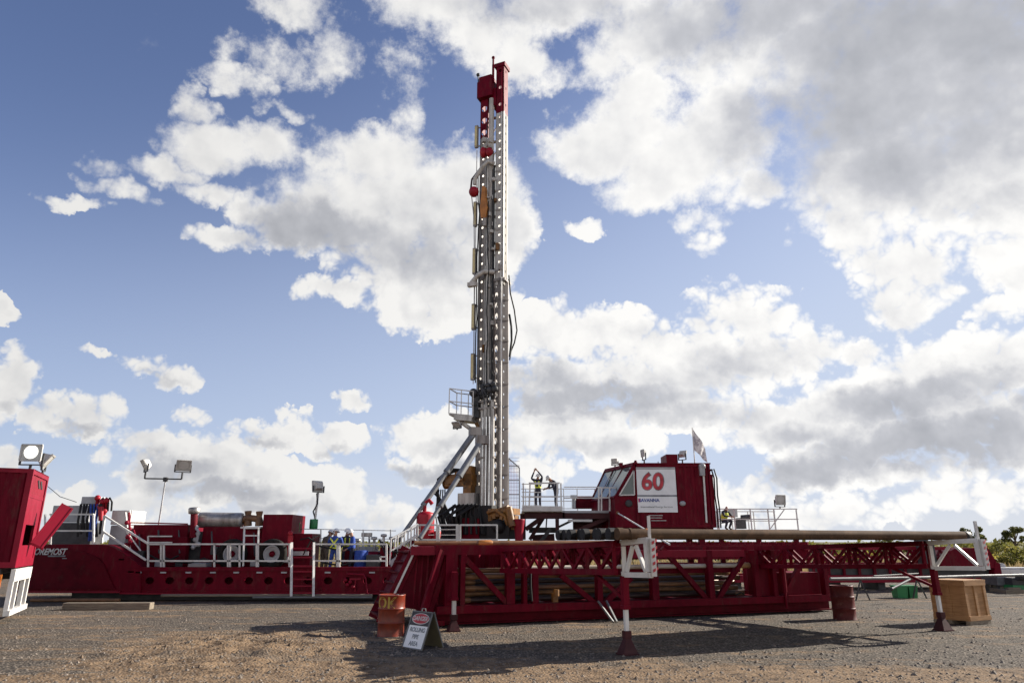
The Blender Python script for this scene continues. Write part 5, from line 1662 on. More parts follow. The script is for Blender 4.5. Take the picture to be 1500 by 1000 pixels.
# raising struts, three telescoping stages each
for (u0, v0, Y0), (u1, v1, Y1) in (((696, 632, 29.6), (583, 792, 27.6)), ((706, 644, 29.0), (615, 788, 26.9))):
    a, b = at(u0, v0, Y0), at(u1, v1, Y1)
    st = None
    for i, (f0, f1, r) in enumerate(((0, .40, .135), (.39, .70, .105), (.69, 1.0, .08))):
        m = MB(); m.tube(a.lerp(b, f0), a.lerp(b, f1), r, n=16)
        m.tube(a.lerp(b, f1 - .02), a.lerp(b, f1), r * 1.12, n=16)
        if st is None: st = m.build('raising_strut', M['strut'], MT)
        else: m.build('strut_stage', M['strut'], st)
    m = MB(); m.box(a, (.5, .4, .35), .3); m.build('strut_lug', M['mast_grey'], st)

# rotary head and yellow machinery beside the mast foot
m = MB(); m.fbox(mp(-1.9, -.1, zv(711)), MR * 1.3, MF * .6, Z * .5); m.fbox(mp(-1.0, .1, zv(722)), MR * .38, MF * .4, Z * 1.15); m.tube(mp(-1.3, .4, zv(711)), mp(-1.3, .4, zv(690)), .16, n=12); m.bar(mp(-1.8, .5, zv(706)), mp(-1.0, .55, zv(700)), .12, .18); m.tube(mp(-2.1, .1, zv(704)), mp(-1.8, .1, zv(704)), .3, n=14)
m.build('rotary_head', M['yellow'], MT)
m = MB()
for i in range(5): m.path([mp(-1.0 - i * .1, .5, zv(688)), mp(-1.6 - i * .12, .65, zv(686 + i * 4)), mp(-2.25 - .05 * i, .5, zv(700 + i * 5)), mp(-2.3 + .08 * i, .4, zv(735)), mp(-2.0 + .15 * i, .3, zv(775)), mp(-1.8 + .1 * i, .3, zv(790))], .05, 6)
m.build('hose_loop', M['black'], MT)
m = MB()
for i in range(4): m.path([mp(-2.3 + .1 * i, .3, zv(715)), mp(-2.45 + .16 * i, .3, zv(750)), mp(-2.2 + .2 * i, .3, zv(788))], .03, 6)
m.build('control_line', M['dark_grey'], MT)
m = MB(); m.fbox(mp(-1.25, -.2, zv(762)), MR * .8, MF * .7, Z * (zv(722) - zv(762))); m.tube(mp(-.9, .1, zv(722)), mp(-.9, .1, zv(700)), .22, n=14); m.build('drive_housing', M['steel'], MT)
m = MB(); m.fbox(mp(-1.2, .15, 2.1), MR * 1.7, MF * .6, Z * 1.35); m.fbox(mp(-1.8, .1, 2.1), MR * .8, MF * .8, Z * .6)
for i in range(7): m.box(mp(-1.5 + i * .28, .72, 2.5 + .32 * (i % 3)), (.3, .3, .42), .52); m.tube(mp(-1.4 + i * .26, .9, 2.3), mp(-1.3 + i * .2, .75, 3.5), .05, n=7)
m.build('base_machinery', M['black'], MT)
m = MB()
for i in range(6): m.path([mp(-1.6 + .15 * i, .9, 2.2), mp(-1.9 + .22 * i, 1.0, 3.0 + .1 * (i % 2)), mp(-1.2 + .2 * i, .8, 3.5), mp(-.8 + .15 * i, .6, 3.0)], .055, 6)
m.build('hose_bundle', M['black'], MT)
m = MB(); m.tube(mp(.2, .6, 2.1), mp(.2, .6, zv(746)), .14, n=12); m.fbox(mp(-.95, .75, 2.1), MR * .9, MF * .06, Z * .85); m.build('base_post', M['red'], MT)
m = MB()
m.fbox(mp(.45, .1, zv(755)), MR * 1.05, MF * .7, Z * (zv(746) - zv(755))); m.fbox(mp(1.25, .3, zv(776)), MR * .28, MF * .4, Z * (zv(756) - zv(776)))
for i in range(6): m.bar(mp(.42 + .2 * i, .82, zv(747)), mp(.5 + .17 * i, .9, zv(764 - 3 * (i % 3))), .13, .10)
m.path([mp(.4, .95, zv(752)), mp(.8, 1.0, zv(749)), mp(1.2, 1.0, zv(757)), mp(1.3, .9, zv(770))], .07, 8)
m.tube(mp(.5, .7, zv(756)), mp(1.3, .75, zv(748)), .2, n=12); m.tube(mp(1.35, .95, zv(745)), mp(1.55, 1.0, zv(772)), .15, n=12)
m.build('yellow_table', M['yellow'], MT)
m = MB(); m.fbox(mp(.35, .2, 2.1), MR * 1.0, MF * .7, Z * .75); m.ball(mp(.9, .9, 2.6), .3, 10, 6); m.build('table_base', M['black'], MT)
m = MB(); c = mp(1.75, .8, 2.05); m.lathe(c, [(.16, 0), (.17, .3), (.2, .55), (.24, .78), (.24, .83), (.18, .83), (.15, .4)], 16); m.build('funnel', M['pink_red'], MT)
# mesh guard to the right of the mast
m = MB()
g0, g1 = at(745, 745, 31), at(761, 745, 31)
zt1, zt2 = at(745, 671, 31).z, at(761, 685, 31).z
m.bar(g0, V((g0.x, g0.y, zt1)), .05); m.bar(g1, V((g1.x, g1.y, zt2)), .05); m.bar(V((g0.x, g0.y, zt1)), V((g1.x, g1.y, zt2)), .05)
for i in range(1, 4): m.bar(g0 + Z * (i * .62), g1 + Z * (i * .62), .035)
t = thing('guard_frame', g0, 'thin grey guard frame standing against the right side of the mast', 'guard')
m.build('frame_bar', M['grey'], t)
m = MB()
for i in range(1, 7): m.tube(g0.lerp(g1, i / 7), g0.lerp(g1, i / 7) + Z * (zt1 - g0.z - i / 7 * (zt1 - zt2)), .006, n=4)
for i in range(1, 15): m.tube(g0 + Z * i * .16, g1 + Z * i * .16, .006, n=4)
m.build('wire_mesh', M['pink_red'], t)

# ---------------------------------------------------------------- rig floor under the mast
RF = thing('rig_floor', V((MB0.x, 28, 0)), 'red rig substructure under the mast with a white handrail along its front', 'rig floor')
zf = 2.05
m = MB(); m.fbox(V((at(600, 795, 27.5).x, 27.4, zf - .14)), FX * 8.6, FY * 6.5, Z * .14); m.build('floor_plate', M['red_dusty'], RF)
m = MB()
for x in (-3.6, -1.6, .5, 2.6, 4.4):
    for y in (27.5, 30.5, 33.5): m.fbox(V((x - .15, y, 0)), FX * .3, FY * .3, Z * (zf - .145))
m.build('column', M['red'], RF)
m = MB(); m.fbox(V((at(600, 795, 27.5).x, 27.36, zf - .55)), FX * 8.6, FY * .12, Z * .5); m.build('front_girder', M['red'], RF)
m = MB()
for u0, u1 in ((612, 640), (643, 671), (674, 728)):
    for v in (768.5, 790): m.bar(at(u0, v, 27.4), at(u1, v, 27.4), .06)
    for u in (u0, u1): m.bar(at(u, 796, 27.4), at(u, 768, 27.4), .065)
    if u0 < 645:
        for v in (775, 783): m.bar(at(u0, v, 27.9), at(u1, v, 27.9), .03)
m.bar(at(669, 797, 27.4), at(669, 768, 27.4), .12, .06)
m.build('handrail', M['white'], RF)
p = at(622, 796, 28.2); p.z = zf
t = thing('red_tank', p, 'upright red pressure tank behind the white handrail, left of the mast', 'tank')
m = MB(); m.lathe(p, [(.2, 0), (.34, .02), (.36, .1), (.36, .95), (.33, 1.05), (.12, 1.12), (0, 1.12)], 20); m.build('tank_body', M['bright_red'], t)
m = MB(); m.path([p + Z * 1.1 + V((-.05, 0, 0)), p + Z * 1.45 + V((-.05, 0, 0)), p + Z * 1.55 + V((.12, 0, 0)), p + Z * 1.4 + V((.25, 0, 0))], .08, 8); m.build('outlet_pipe', M['bright_red'], t)
# stair from the trailer deck up to the rig floor
t = thing('access_stair', at(575, 830, 26.6), 'white-railed metal stair from the trailer deck up to the rig floor', 'stair')
sa, sb = at(571, 826, 26.4), at(611, 797, 27.0)
m = MB()
for o in (V((0, 0, 0)), V((0, .9, 0))): m.bar(sa + o, sb + o, .05, .2)
for i in range(6): m.fbox(sa.lerp(sb, (i + .4) / 6), FX * .22, FY * .9, Z * .03)
m.build('flight', M['grey'], t)
m = MB()
for o in (V((0, 0, 0)), V((0, .9, 0))):
    for h in (.5, 1.0): m.bar(sa + o + Z * h * .9, sb + o + Z * h * .75, .05)
    for f in (0, .25, .5, .75, 1): m.bar(sa.lerp(sb, f) + o, sa.lerp(sb, f) + o + Z * (.9 - .15 * f), .05)
m.build('stair_rail', M['white'], t)
# small box of tools on the rig floor
p = at(640, 792, 28); m = MB(); m.lathe(V((p.x, 28, zf)), [(.0, 0), (.14, 0), (.15, .03), (.15, .32), (.13, .36), (0, .36)], 14)
tag(m.build('red_bucket', M['bright_red'], loc=V((p.x, 28, zf))), 'small red bucket on the rig floor behind the handrail', 'bucket')
# ---------------------------------------------------------------- working platform right of the mast
YP = 31.5
zpf = at(800, 745, YP).z
WPt = thing('work_platform', V((at(830, 745, YP).x, YP, 0)), 'raised steel platform with white railings between the mast and the numbered cab', 'platform')
xa, xb, xc = at(765, 745, YP).x, at(824, 745, YP).x, at(908, 745, YP).x
m = MB(); m.fbox(V((xa, YP, zpf - .12)), FX * (xb - xa), FY * 4.5, Z * .12); m.fbox(V((xa, YP - .05, zpf - .10)), FX * (xb - xa), FY * .05, Z * .22); m.build('platform_floor', M['white'], WPt)
m = MB(); m.fbox(V((xb + .02, YP + .3, zpf - .16)), FX * (xc - xb), FY * 4.2, Z * .10); m.build('walkway', M['grey'], WPt)
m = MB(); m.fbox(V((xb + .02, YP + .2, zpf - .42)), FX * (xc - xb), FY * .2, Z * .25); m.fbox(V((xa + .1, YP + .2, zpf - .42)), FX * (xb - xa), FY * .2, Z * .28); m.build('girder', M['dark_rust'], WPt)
m = MB(); m.fbox(V((at(832, 757, YP).x, YP + .15, zpf - .55)), FX * (at(868, 757, YP).x - at(832, 757, YP).x), FY * .04, Z * .10); m.build('light_strip', M['white'], WPt)
zt1 = at(780, 707, YP).z; zt2 = at(780, 727, YP).z
m = MB()
for (u0, u1) in ((775, 776.5), (815, 817)):
    m.bar(V((at(u0, 745, YP).x, YP + .05, zpf)), V((at(u1, 708, YP).x, YP + .05, zt1)), .07)
for x0, x1, y in ((xa + .3, xb - .1, YP + .05),):
    for z in (zt1, zt2): m.bar(V((x0, y, z)), V((x1, y, z)), .06)
for y in (YP + .9, YP + 3.9):
    for z in (zt1 + .02, zt1 - .35, zt2 + .02, zt2 - .35): m.bar(V((xa, y, z)), V((xc if y > YP + 2 else xa + .9, y, z)), .035)
for u in (770, 783, 826, 846, 872):
    x = at(u, 745, YP + 3.9).x; m.bar(V((x, YP + 3.9, zpf)), V((x, YP + 3.9, zt1)), .04)
m.bar(V((xa + .05, YP + .05, zpf)), V((xa + .05, YP + .05, zt1)), .06); m.bar(V((xb - .05, YP + .05, zpf)), V((xb - .05, YP + .05, zt1)), .06)
m.build('railing', M['white'], WPt)
m = MB()
za, zb_ = at(880, 714, YP).z, at(880, 728.5, YP).z
for u in (877, 881, 893, 904): m.bar(at(u, 748, YP), at(u, 714, YP), .065)
for v in (714, 728.5): m.bar(at(876, v, YP), at(905, v, YP), .055)
m.bar(at(826, 729, YP + .3), at(880, 729, YP + .3), .05); m.bar(at(826, 713, YP + .3), at(880, 713, YP + .3), .04)
m.build('gate_rail', M['white'], WPt)
m = MB()
m.fbox(at(814, 780, YP + .2), FX * .16, FY * .16, Z * (zpf - .43 - at(814, 780, YP).z)); m.fbox(at(892, 775, YP + .2), FX * .3, FY * .2, Z * (zpf - .43 - at(892, 775, YP).z))
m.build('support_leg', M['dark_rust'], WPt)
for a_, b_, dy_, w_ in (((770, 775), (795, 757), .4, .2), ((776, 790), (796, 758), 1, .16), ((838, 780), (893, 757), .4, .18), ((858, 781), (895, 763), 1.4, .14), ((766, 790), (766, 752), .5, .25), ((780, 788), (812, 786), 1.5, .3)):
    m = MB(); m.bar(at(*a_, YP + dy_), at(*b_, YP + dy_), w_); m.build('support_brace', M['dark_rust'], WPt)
m = MB(); m.fbox(at(840, 775, YP + 1.2), FX * 1.4, FY * .3, Z * .6); m.build('winch_box', M['dark_rust'], WPt)
m = MB(); m.bar(at(817, 772, YP + .8), at(842, 760, YP + .8), .10); m.bar(at(800, 772, YP + 1), at(801, 757, YP + 1), .06); m.fbox(at(775, 780, YP + 2), FX * 1.3, FY * .3, Z * .25); m.bar(at(790, 796, YP + .6), at(806, 774, YP + .6), .16); m.build('dark_brace', M['dark_grey'], WPt)
# machine boxes on the walkway
p = at(856, 743, YP + 2.5)
t = thing('tool_box', p, 'low dark red machine box on the walkway in front of the cab windscreen', 'machine')
m = MB(); m.fbox(at(843, 744, YP + 2.5), FX * 1.55, FY * .8, Z * .55); m.build('body', M['red_dusty'], t, bevel=.03)
m = MB(); m.fbox(at(845, 731, YP + 2.6), FX * .5, FY * .5, Z * .12); m.tube(at(865, 731, YP + 2.8), at(865, 728, YP + 2.8), .15, n=10); m.build('lid', M['dark_grey'], t)
m = MB()
for u in (839, 842): m.tube(at(u, 744, YP + 2.4), at(u, 728, YP + 2.4), .05, n=8)
m.fbox(at(836, 729, YP + 2.3), FX * .32, FY * .3, Z * .14); m.build('valve_stand', M['white'], t)

# ---------------------------------------------------------------- control cab
YC = 31.0
CB = thing('control_cab', V((at(980, 770, YC).x, YC, 0)), 'dark red corrugated driller cab with sloping windscreen and a white panel numbered 60', 'cab')
zc0 = at(980, 772, YC).z; zc1 = at(980, 680, YC).z
q = lambda u, v: at(u, v, YC)
xl_b, xl_t, xr_b = q(902, 770).x, q(931, 681).x, q(1046, 772).x
xm = q(933, 735).x
DC = 2.9
# body: nose with sloping front, then the box
x_nose_bot = q(868, 735).x
zsill = q(905, 728).z
m = MB()
m.prism([V((xl_b, YC, zc0)), V((xm, YC, zc0)), V((xm, YC, zc1)), V((xm - .05, YC, zc1)), V((xl_b, YC, zsill))], FY * DC); m.build('nose', M['red'], CB)
m = MB(); m.corr(V((xm, YC - .0, 0)), V((xr_b, YC - .0, 0)), zc0 + .12, zc1 - .12, -FY, .32, .04)
m.fbox(V((xm, YC - .02, zc0)), FX * (xr_b - xm), FY * .12, Z * .12); m.fbox(V((xm - .02, YC - .05, zc1 - .12)), FX * (xr_b - xm + .04), FY * .14, Z * .13)
m.fbox(V((xr_b - .10, YC - .04, zc0)), FX * .12, FY * .12, Z * (zc1 - zc0)); m.fbox(V((xm - .05, YC - .05, zc0)), FX * .10, FY * .1, Z * (zc1 - zc0))
m.fbox(V((xm, YC + .06, zc0)), FX * (xr_b - xm - .05), FY * DC, Z * (zc1 - zc0 - .06))
m.build('body', M['red'], CB)
m = MB(); m.fbox(V((xm - .1, YC - .08, zc1 + .012)), FX * (xr_b - xm + .15), FY * (DC + .2), Z * .05); m.build('roof', M['red'], CB)
# windscreen bay: sloped glass leaning back, wider than the side, facing left
w_top_n = V((xm - .06, YC + .05, zc1 - .02)); w_top_f = at(886, 691, YC + 3.1)
w_top_f = V((at(886, 692, YC + 3.0).x, YC + 3.0, zc1 - .02))
w_bot_n = V((xl_b + .02, YC + .02, zsill)); w_bot_f = V((at(866, 733, YC + 3.0).x, YC + 3.0, zsill))
nrm = (w_bot_n - w_top_n).cross(w_top_f - w_top_n).normalized()
if nrm.x > 0: nrm = -nrm
m = MB(); m.hexa([w_bot_n, w_bot_f, w_bot_f - nrm * .04, w_bot_n - nrm * .04, w_top_n, w_top_f, w_top_f - nrm * .04, w_top_n - nrm * .04]); m.build('windscreen', M['screen'], CB)
m = MB()
for f in (.0, .33, .66, 1.0):
    m.bar(w_bot_n.lerp(w_bot_f, f) + nrm * .02, w_top_n.lerp(w_top_f, f) + nrm * .02, .08 if f in (0, 1) else .035, .04, up=nrm)
m.bar(w_bot_n + nrm * .02, w_bot_f + nrm * .02, .10, .06, up=nrm); m.bar(w_top_n + nrm * .02, w_top_f + nrm * .02, .12, .07, up=nrm)
m.build('windscreen_frame', M['red'], CB)
m = MB()
for f in (.5,):
    a = w_bot_n.lerp(w_bot_f, f) + nrm * .06; b = w_top_n.lerp(w_top_f, f + .1) + nrm * .06; m.bar(b, b.lerp(a, .62), .03, .03)
m.build('wiper', M['black'], CB)
m = MB(); m.hexa([V((w_bot_n.x, YC + .02, zc0)), V((xm, YC + .02, zc0)), V((xm, YC + DC, zc0)), V((w_bot_f.x, YC + 3.0, zc0)), w_bot_n - Z * .02, V((xm, YC + .02, zsill)), V((xm, YC + DC, zsill)), w_bot_f - Z * .02]); m.build('nose_base', M['red'], CB)
m = MB(); m.prism([w_top_n + Z * .03, V((xm + .1, YC, zc1 + .03)), V((xm + .1, YC + 3, zc1 + .03)), w_top_f + Z * .03], Z * .09); m.build('visor', M['red'], CB)
# triangular side window
t1, t2, t3 = at(907, 725, YC - .03), at(929, 724.5, YC - .03), at(928.2, 689, YC - .03)
m = MB(); m.prism([t1, t2, t3], FY * .025); m.build('side_window', M['glass'], CB)
m = MB()
for a, b in ((t1, t2), (t2, t3), (t3, t1)): m.bar(a - FY * .02, b - FY * .02, .075, .05)
m.build('window_frame', M['white'], CB)
# white name panel
pn = [at(931, 684, YC - .07), at(989, 684, YC - .07)]
x0p, x1p = at(933.5, 720, YC - .07).x, at(991, 720, YC - .07).x
z0p, z1p = at(960, 750, YC - .07).z, at(960, 684, YC - .07).z
m = MB(); m.fbox(V((x0p, YC - .075, z0p)), FX * (x1p - x0p), FY * .02, Z * (z1p - z0p)); pl = m.build('name_panel', M['white_clean'], CB)
zz = at(960, 727, YC - .08).z
m = MB(); m.fbox(V((x0p, YC - .080, zz)), FX * (x1p - x0p), FY * .004, Z * .075); m.build('grey_band', M['sticker_grey'], pl)
m = MB(); m.fbox(V((x0p, YC - .080, z1p - .10)), FX * (x1p - x0p), FY * .004, Z * .10); m.build('grey_band', M['grey'], pl)


def put_text(body, u, v, Y, size, mt, parent, name='lettering', **kw):
    vs, fs = text_mesh(body, size, .003, frame(at(u, v, Y), FX, Z), **kw)
    mm = MB(); mm.add(vs, fs); return mm.build(name, mt, parent)


put_text('60', 955.5, 706, YC - .079, 1.02, M['sticker_grey'], pl, 'number_outline', shear=.06, bold=.05, sx=.98)
put_text('60', 955.2, 706, YC - .086, 1.02, M['sticker_red'], pl, 'number', shear=.06, bold=.022, sx=.98)
put_text('SAVANNA', 951.0, 732.5, YC - .082, .195, M['sticker_blue'], pl, bold=.006)
m = MB(); m.fbox(at(935.2, 735, YC - .082), FX * .09, FY * .004, Z * .16); m.build('red_mark', M['sticker_red'], pl)
put_text('International Energy Services', 962, 742, YC - .082, .115, M['sticker_grey'], pl, sx=1.05)
m = MB()
for v, u0, u1 in ((755, 950, 971), (758.5, 952, 970), (762.5, 954, 976)): m.fbox(at(u0, v, YC - .05), FX * (at(u1, v, YC).x - at(u0, v, YC).x), -FY * .004, Z * .028)
m.build('warning_stripe', M['lamp_housing'], CB)
# details
m = MB(); c = at(921, 737, YC - .02); m.lathe(c, [(0, 0), (.15, 0), (.16, -.03), (.10, -.05), (0, -.05)], 16, FY); m.build('porthole', M['dark_grey'], CB)
m = MB(); c = at(1000, 737, YC - .05); m.ball(c, .14, 12, 8, (1, .6, .8)); m.build('horn', M['grey'], CB)
m = MB(); m.bar(at(1030.5, 695, YC - .08), at(1035, 765, YC - .08), .07); m.build('drain_pipe', M['white'], CB)
m = MB(); m.box(at(1028, 688, YC - .1), (.22, .2, .5)); m.ball(at(1029, 683, YC - .1), .15, 8, 6); m.build('junction_box', M['grey'], CB)
m = MB(); a = at(976, 681, YC + .3); b = at(992, 671, YC + .3); m.fbox(V((a.x, YC + .2, zc1 + .06)), FX * (b.x - a.x), FY * 1.2, Z * .42); m.build('roof_vent', M['red'], CB)
m = MB(); m.fbox(V((at(1035, 680, YC).x, YC + .4, zc0)), FX * (at(1046, 772, YC).x - at(1035, 772, YC).x + .02), FY * 1.6, Z * (zc1 - zc0 - .4)); m.build('rear_box', M['red'], CB)
m = MB()
for dx_ in (0, .12):
    m.path([at(1036, 689, YC + .1) + FX * dx_, at(1042, 687, YC) + FX * dx_, at(1046, 700, YC) + FX * dx_, at(1047, 725, YC) + FX * dx_, at(1050, 745, YC) + FX * dx_, at(1052, 773, YC) + FX * dx_], .035, 7)
m.build('cab_hose', M['black'], CB)
m = MB(); m.bar(at(907, 681, YC + 1), at(912, 681, YC + 1), .25, .2); m.tube(at(931, 680, YC + .4), at(931, 674, YC + .4), .12, .05, n=8); m.tube(at(964, 680, YC + 1), at(964, 675.5, YC + 1), .02, n=6); m.build('roof_fitting', M['red'], CB)
m = MB()
for x in (xl_b + .3, xm + .5, xr_b - .6):
    for y in (YC + .3, YC + 2.5): m.fbox(V((x, y, 0)), FX * .25, FY * .25, Z * zc0)
m.fbox(V((xl_b, YC + .1, zc0 - .25)), FX * (xr_b - xl_b), FY * .2, Z * .24)
m.build('cab_stand', M['red_dusty'], CB)
floodlight(None, V((at(901, 684, YC + 2).x, YC + 2, zc1 + .12)), V((-.6, -.8, -.1)), .28, label='small square lamp above the cab windscreen', yoke=.10)
floodlight(None, V((at(944, 680, YC + .7).x, YC + .7, zc1 + .06)), V((-.95, -.15, -.05)), .36, label='square lamp on a post on the cab roof, facing left', yoke=.35)
floodlight(None, V((at(1000, 680, YC + .7).x, YC + .7, zc1 + .06)), V((.7, .6, -.35)), .34, label='dark tilted lamp on the cab roof behind the vent box', yoke=.35)
# flag
fb_ = V((at(1018, 681, YC + 1.5).x, YC + 1.5, zc1 + .06))
t = thing('flag', fb_, 'limp pale flag on a thin white pole standing on the cab roof', 'flag')
ht = at(1018, 626, YC + 1.5).z - fb_.z
m = MB(); m.tube(fb_, fb_ + Z * ht, .03, .022, n=8); m.build('pole', M['white'], t)
cols, rows = 10, 12
vs = []
for i in range(cols + 1):
    for j in range(rows + 1):
        a, b = i / cols, j / rows
        p = fb_ + Z * (ht - .06 - .35 * b - 1.12 * a - .22 * a * b) + V((.03 + .72 * a * (.75 + .25 * (1 - b)) - .26 * b * a, .12 * math.sin(a * 7 + b * 3) * a, 0))
        p = fb_ + Z * (ht - .05 - 1.02 * b * (1 - a * .35) - .95 * a) + V((.03 + .55 * a, .10 * math.sin(a * 8 + b * 2) * (.3 + a), 0))
        vs.append(p)
fs = []
for i in range(cols):
    for j in range(rows):
        a = i * (rows + 1) + j; fs.append((a, a + 1, a + rows + 2, a + rows + 1))
k = len(vs)
m = MB(); m.add(vs + [p + V((0, .012, 0)) for p in vs], fs + [tuple(k + q_ for q_ in reversed(f)) for f in fs], True); m.build('cloth', M['flagcloth'], t)

# stay wire from the platform
a, b = at(905, 751, YC - .6), at(981, 797, 22.5)
t = thing('stay_wire', a, 'pale thin strut slanting from the platform corner down behind the pipes', 'strut')
m = MB(); m.tube(a, b, .03, n=6); m.build('rod', M['white'], t)
m = MB(); m.ball(a, .08, 8, 6); m.build('anchor', M['yellow'], t)

# ---------------------------------------------------------------- rear walkway right of the cab
YW = 33.0
RW = thing('rear_walkway', at(1110, 775, YW), 'white-railed walkway behind the pipes, right of the numbered cab', 'platform')
z0 = at(1110, 775, YW).z
m = MB(); m.fbox(V((at(1046, 775, YW).x, YW, z0 - .15)), FX * (at(1171, 775, YW).x - at(1046, 775, YW).x), FY * 3, Z * .15); m.build('floor', M['white'], RW)
m = MB()
h0, h1 = at(1110, 745, YW).z, at(1110, 760, YW).z
for y in (YW + 2.9, YW + .05):
    if y < YW + 1: m.build('railing', M['white'], RW); m = MB()
    for z in (h0, h1): m.bar(V((at(1052, 760, YW).x, y, z)), V((at(1170, 760, YW).x, y, z)), .045)
    for u in (1054, 1078, 1102, 1128, 1137, 1170): m.bar(V((at(u, 775, YW).x, y, z0)), V((at(u, 775, YW).x, y, h0)), .05)
m.bar(V((at(1128, 775, YW).x, YW + .05, z0)), V((at(1150, 745, YW).x, YW + .05, h0)), .04)
m.build('railing', M['white'], RW)
m = MB()
for u in (1055, 1110, 1165): m.fbox(V((at(u, 775, YW).x, YW + .2, 0)), FX * .2, FY * .2, Z * (z0 - .15))
m.build('support_leg', M['red_dusty'], RW)
m = MB(); m.fbox(at(1080, 774, YW + 1), FX * .45, FY * .4, Z * .4); m.fbox(at(1081, 762.5, YW + 1.02), FX * .36, FY * .34, Z * .14); m.tube(at(1086, 758, YW + 1.1), at(1099, 757, YW + 1.1), .14, n=10); m.build('generator', M['dark_grey'], RW)
m = MB(); m.fbox(at(1065, 757, YW + 2.8), FX * .55, FY * .05, Z * .42); m.build('notice_board', M['grey'], RW)
floodlight(None, V((at(1144, 745, YW).x, YW + .1, h0)), V((.35, -.9, -.1)), .52, label='large floodlight on the rear walkway railing', yoke=.16)

# ---------------------------------------------------------------- red lattice trailer behind the pipes
YB_ = 31.5
BT = thing('mast_trailer', V((at(1250, 850, YB_).x, YB_, 0)), 'long dark red lattice trailer with a box end behind the pipe frame', 'trailer')
X = lambda u: at(u, 820, YB_).x
zz0, zz1, zz2 = .35, 1.0, 1.72
m = MB(); m.corr(V((X(690), YB_ + .2, 0)), V((X(1190), YB_ + .2, 0)), 1.25, 2.0, -FY, .35, .06); m.build('side_panel', M['red'], BT)
m = MB()
for y in (YB_, YB_ + 2.0):
    m.bar(V((X(1180), y, zz2)), V((X(1392), y, zz2)), .14); m.bar(V((X(960), y, zz1)), V((X(1392), y, zz1)), .16); m.bar(V((X(690), y, zz0 + .1)), V((X(1450), y, zz0 + .1)), .24, .3)
    m.bar(V((X(1180), y, 1.34)), V((X(1392), y, 1.34)), .07)
m.build('chord', M['pink_red'], BT)
for y in (YB_, YB_ + 2.0):
    m = MB(); k = 9
    for i in range(k):
        u0 = 1190 + i * 200 / k; u1 = 1190 + (i + 1) * 200 / k
        m.bar(V((X(u0), y, zz1 + .08)), V((X((u0 + u1) / 2), y, zz2 - .07)), .08); m.bar(V((X((u0 + u1) / 2), y, zz2 - .07)), V((X(u1), y, zz1 + .08)), .08)
        m.bar(V((X(u0), y, zz0 + .25)), V((X(u0), y, zz1 - .08)), .1)
    m.build('lattice', M['red'], BT)
m = MB(); m.fbox(V((X(1210), YB_ + .1, zz0 + .26)), FX * (X(1300) - X(1210)), FY * 1.8, Z * .30); m.fbox(V((X(1330), YB_ + .15, zz0 + .26)), FX * (X(1450) - X(1330)), FY * 1.7, Z * .3); m.build('equipment_box', M['dark_grey'], BT)
m = MB(); m.prism([V((X(1370), YB_ - .2, zz1 - .1)), V((X(1455), YB_ - .2, zz1 - .1)), V((X(1455), YB_ - .2, zz1 + .15)), V((X(1446), YB_ - .2, zz2 + .02)), V((X(1400), YB_ - .2, zz2 + .02)), V((X(1370), YB_ - .2, zz1 + .35))], FY * 2.4); m.build('end_box', M['red'], BT)
m = MB(); m.prism([V((X(1448), YB_ - .22, zz0 + .3)), V((X(1459), YB_ - .22, zz0 + .3)), V((X(1459), YB_ - .22, zz1 + .1)), V((X(1452), YB_ - .22, zz1 + .16))], FY * 2.3); m.build('tail_bracket', M['red'], BT)
m = MB(); m.box(V((X(1352), YB_ - .3, 1.5)), (.5, .6, 1.0)); m.box(V((X(1346), YB_ - .4, 2.05)), (.4, .4, .25)); m.build('valve_box', M['dark_grey'], BT)
for u in (1015, 1080, 1225, 1290, 1420):
    m = MB(); m.fbox(V((X(u) - .15, YB_ + .2, 0)), FX * .3, FY * 1.6, Z * .33); m.build('support_block', M['dark_grey'], BT)

# long grey pipe on low stands
a, b = at(1216, 845, 25.5), at(1540, 841.5, 29)
a.z = b.z = .74
t = thing('long_grey_pipe', a, 'very long thin galvanised pipe held on low stands behind the crate', 'pipe')
m = MB(); m.path([a, a.lerp(b, .33) - Z * .02, a.lerp(b, .66), b], .055, 10); m.build('tube', M['grey_pipe'], t)
m = MB(); m.path([at(1280, 843, 26.2), at(1345, 839.5, 27)], .03, 6)
for f in (.12, .36, .62, .88):
    p = a.lerp(b, f)
    for sx in (-.25, .25): m.bar(V((p.x + sx, p.y, .0)), V((p.x, p.y, p.z - .05)), .04)
m.build('stand', M['dark_grey'], t)
t = thing('strut_pole', at(1305, 868, 24.5), 'short grey pole leaning behind the green bins', 'pole')
m = MB(); m.tube(at(1306, 862, 24.5), at(1333, 848, 25), .04, n=8); m.build('rod', M['grey_pipe'], t)
m = MB(); m.ball(at(1306, 862, 24.5), .06, 8, 6); m.build('end_knob', M['dark_grey'], t)
# green bins
for i, (u0, u1, lab) in enumerate(((1311, 1327, 'left of two green plastic bins on the ground behind the pipe frame'), (1328.5, 1341, 'right of two green plastic bins, nearer the wooden crate'))):
    g = ground((u0 + u1) / 2, 875); w = at(u1, 870, g.y).x - at(u0, 870, g.y).x
    t = thing('green_bin', g, lab, 'bin', 'green bins')
    m = MB(); h = .40
    a_ = [V((g.x - w * .44, g.y - .2, .0)), V((g.x + w * .44, g.y - .2, .0)), V((g.x + w * .44, g.y + .2, .0)), V((g.x - w * .44, g.y + .2, .0))]
    b_ = [V((g.x - w * .5, g.y - .23, h)), V((g.x + w * .5, g.y - .23, h)), V((g.x + w * .5, g.y + .23, h)), V((g.x - w * .5, g.y + .23, h))]
    m.hexa(a_ + b_); m.build('tub', M['green'], t)
    m = MB(); m.fbox(V((g.x - w * .53, g.y - .26, h)), FX * w * 1.06, FY * .52, Z * .04); m.build('rim', M['green'], t)
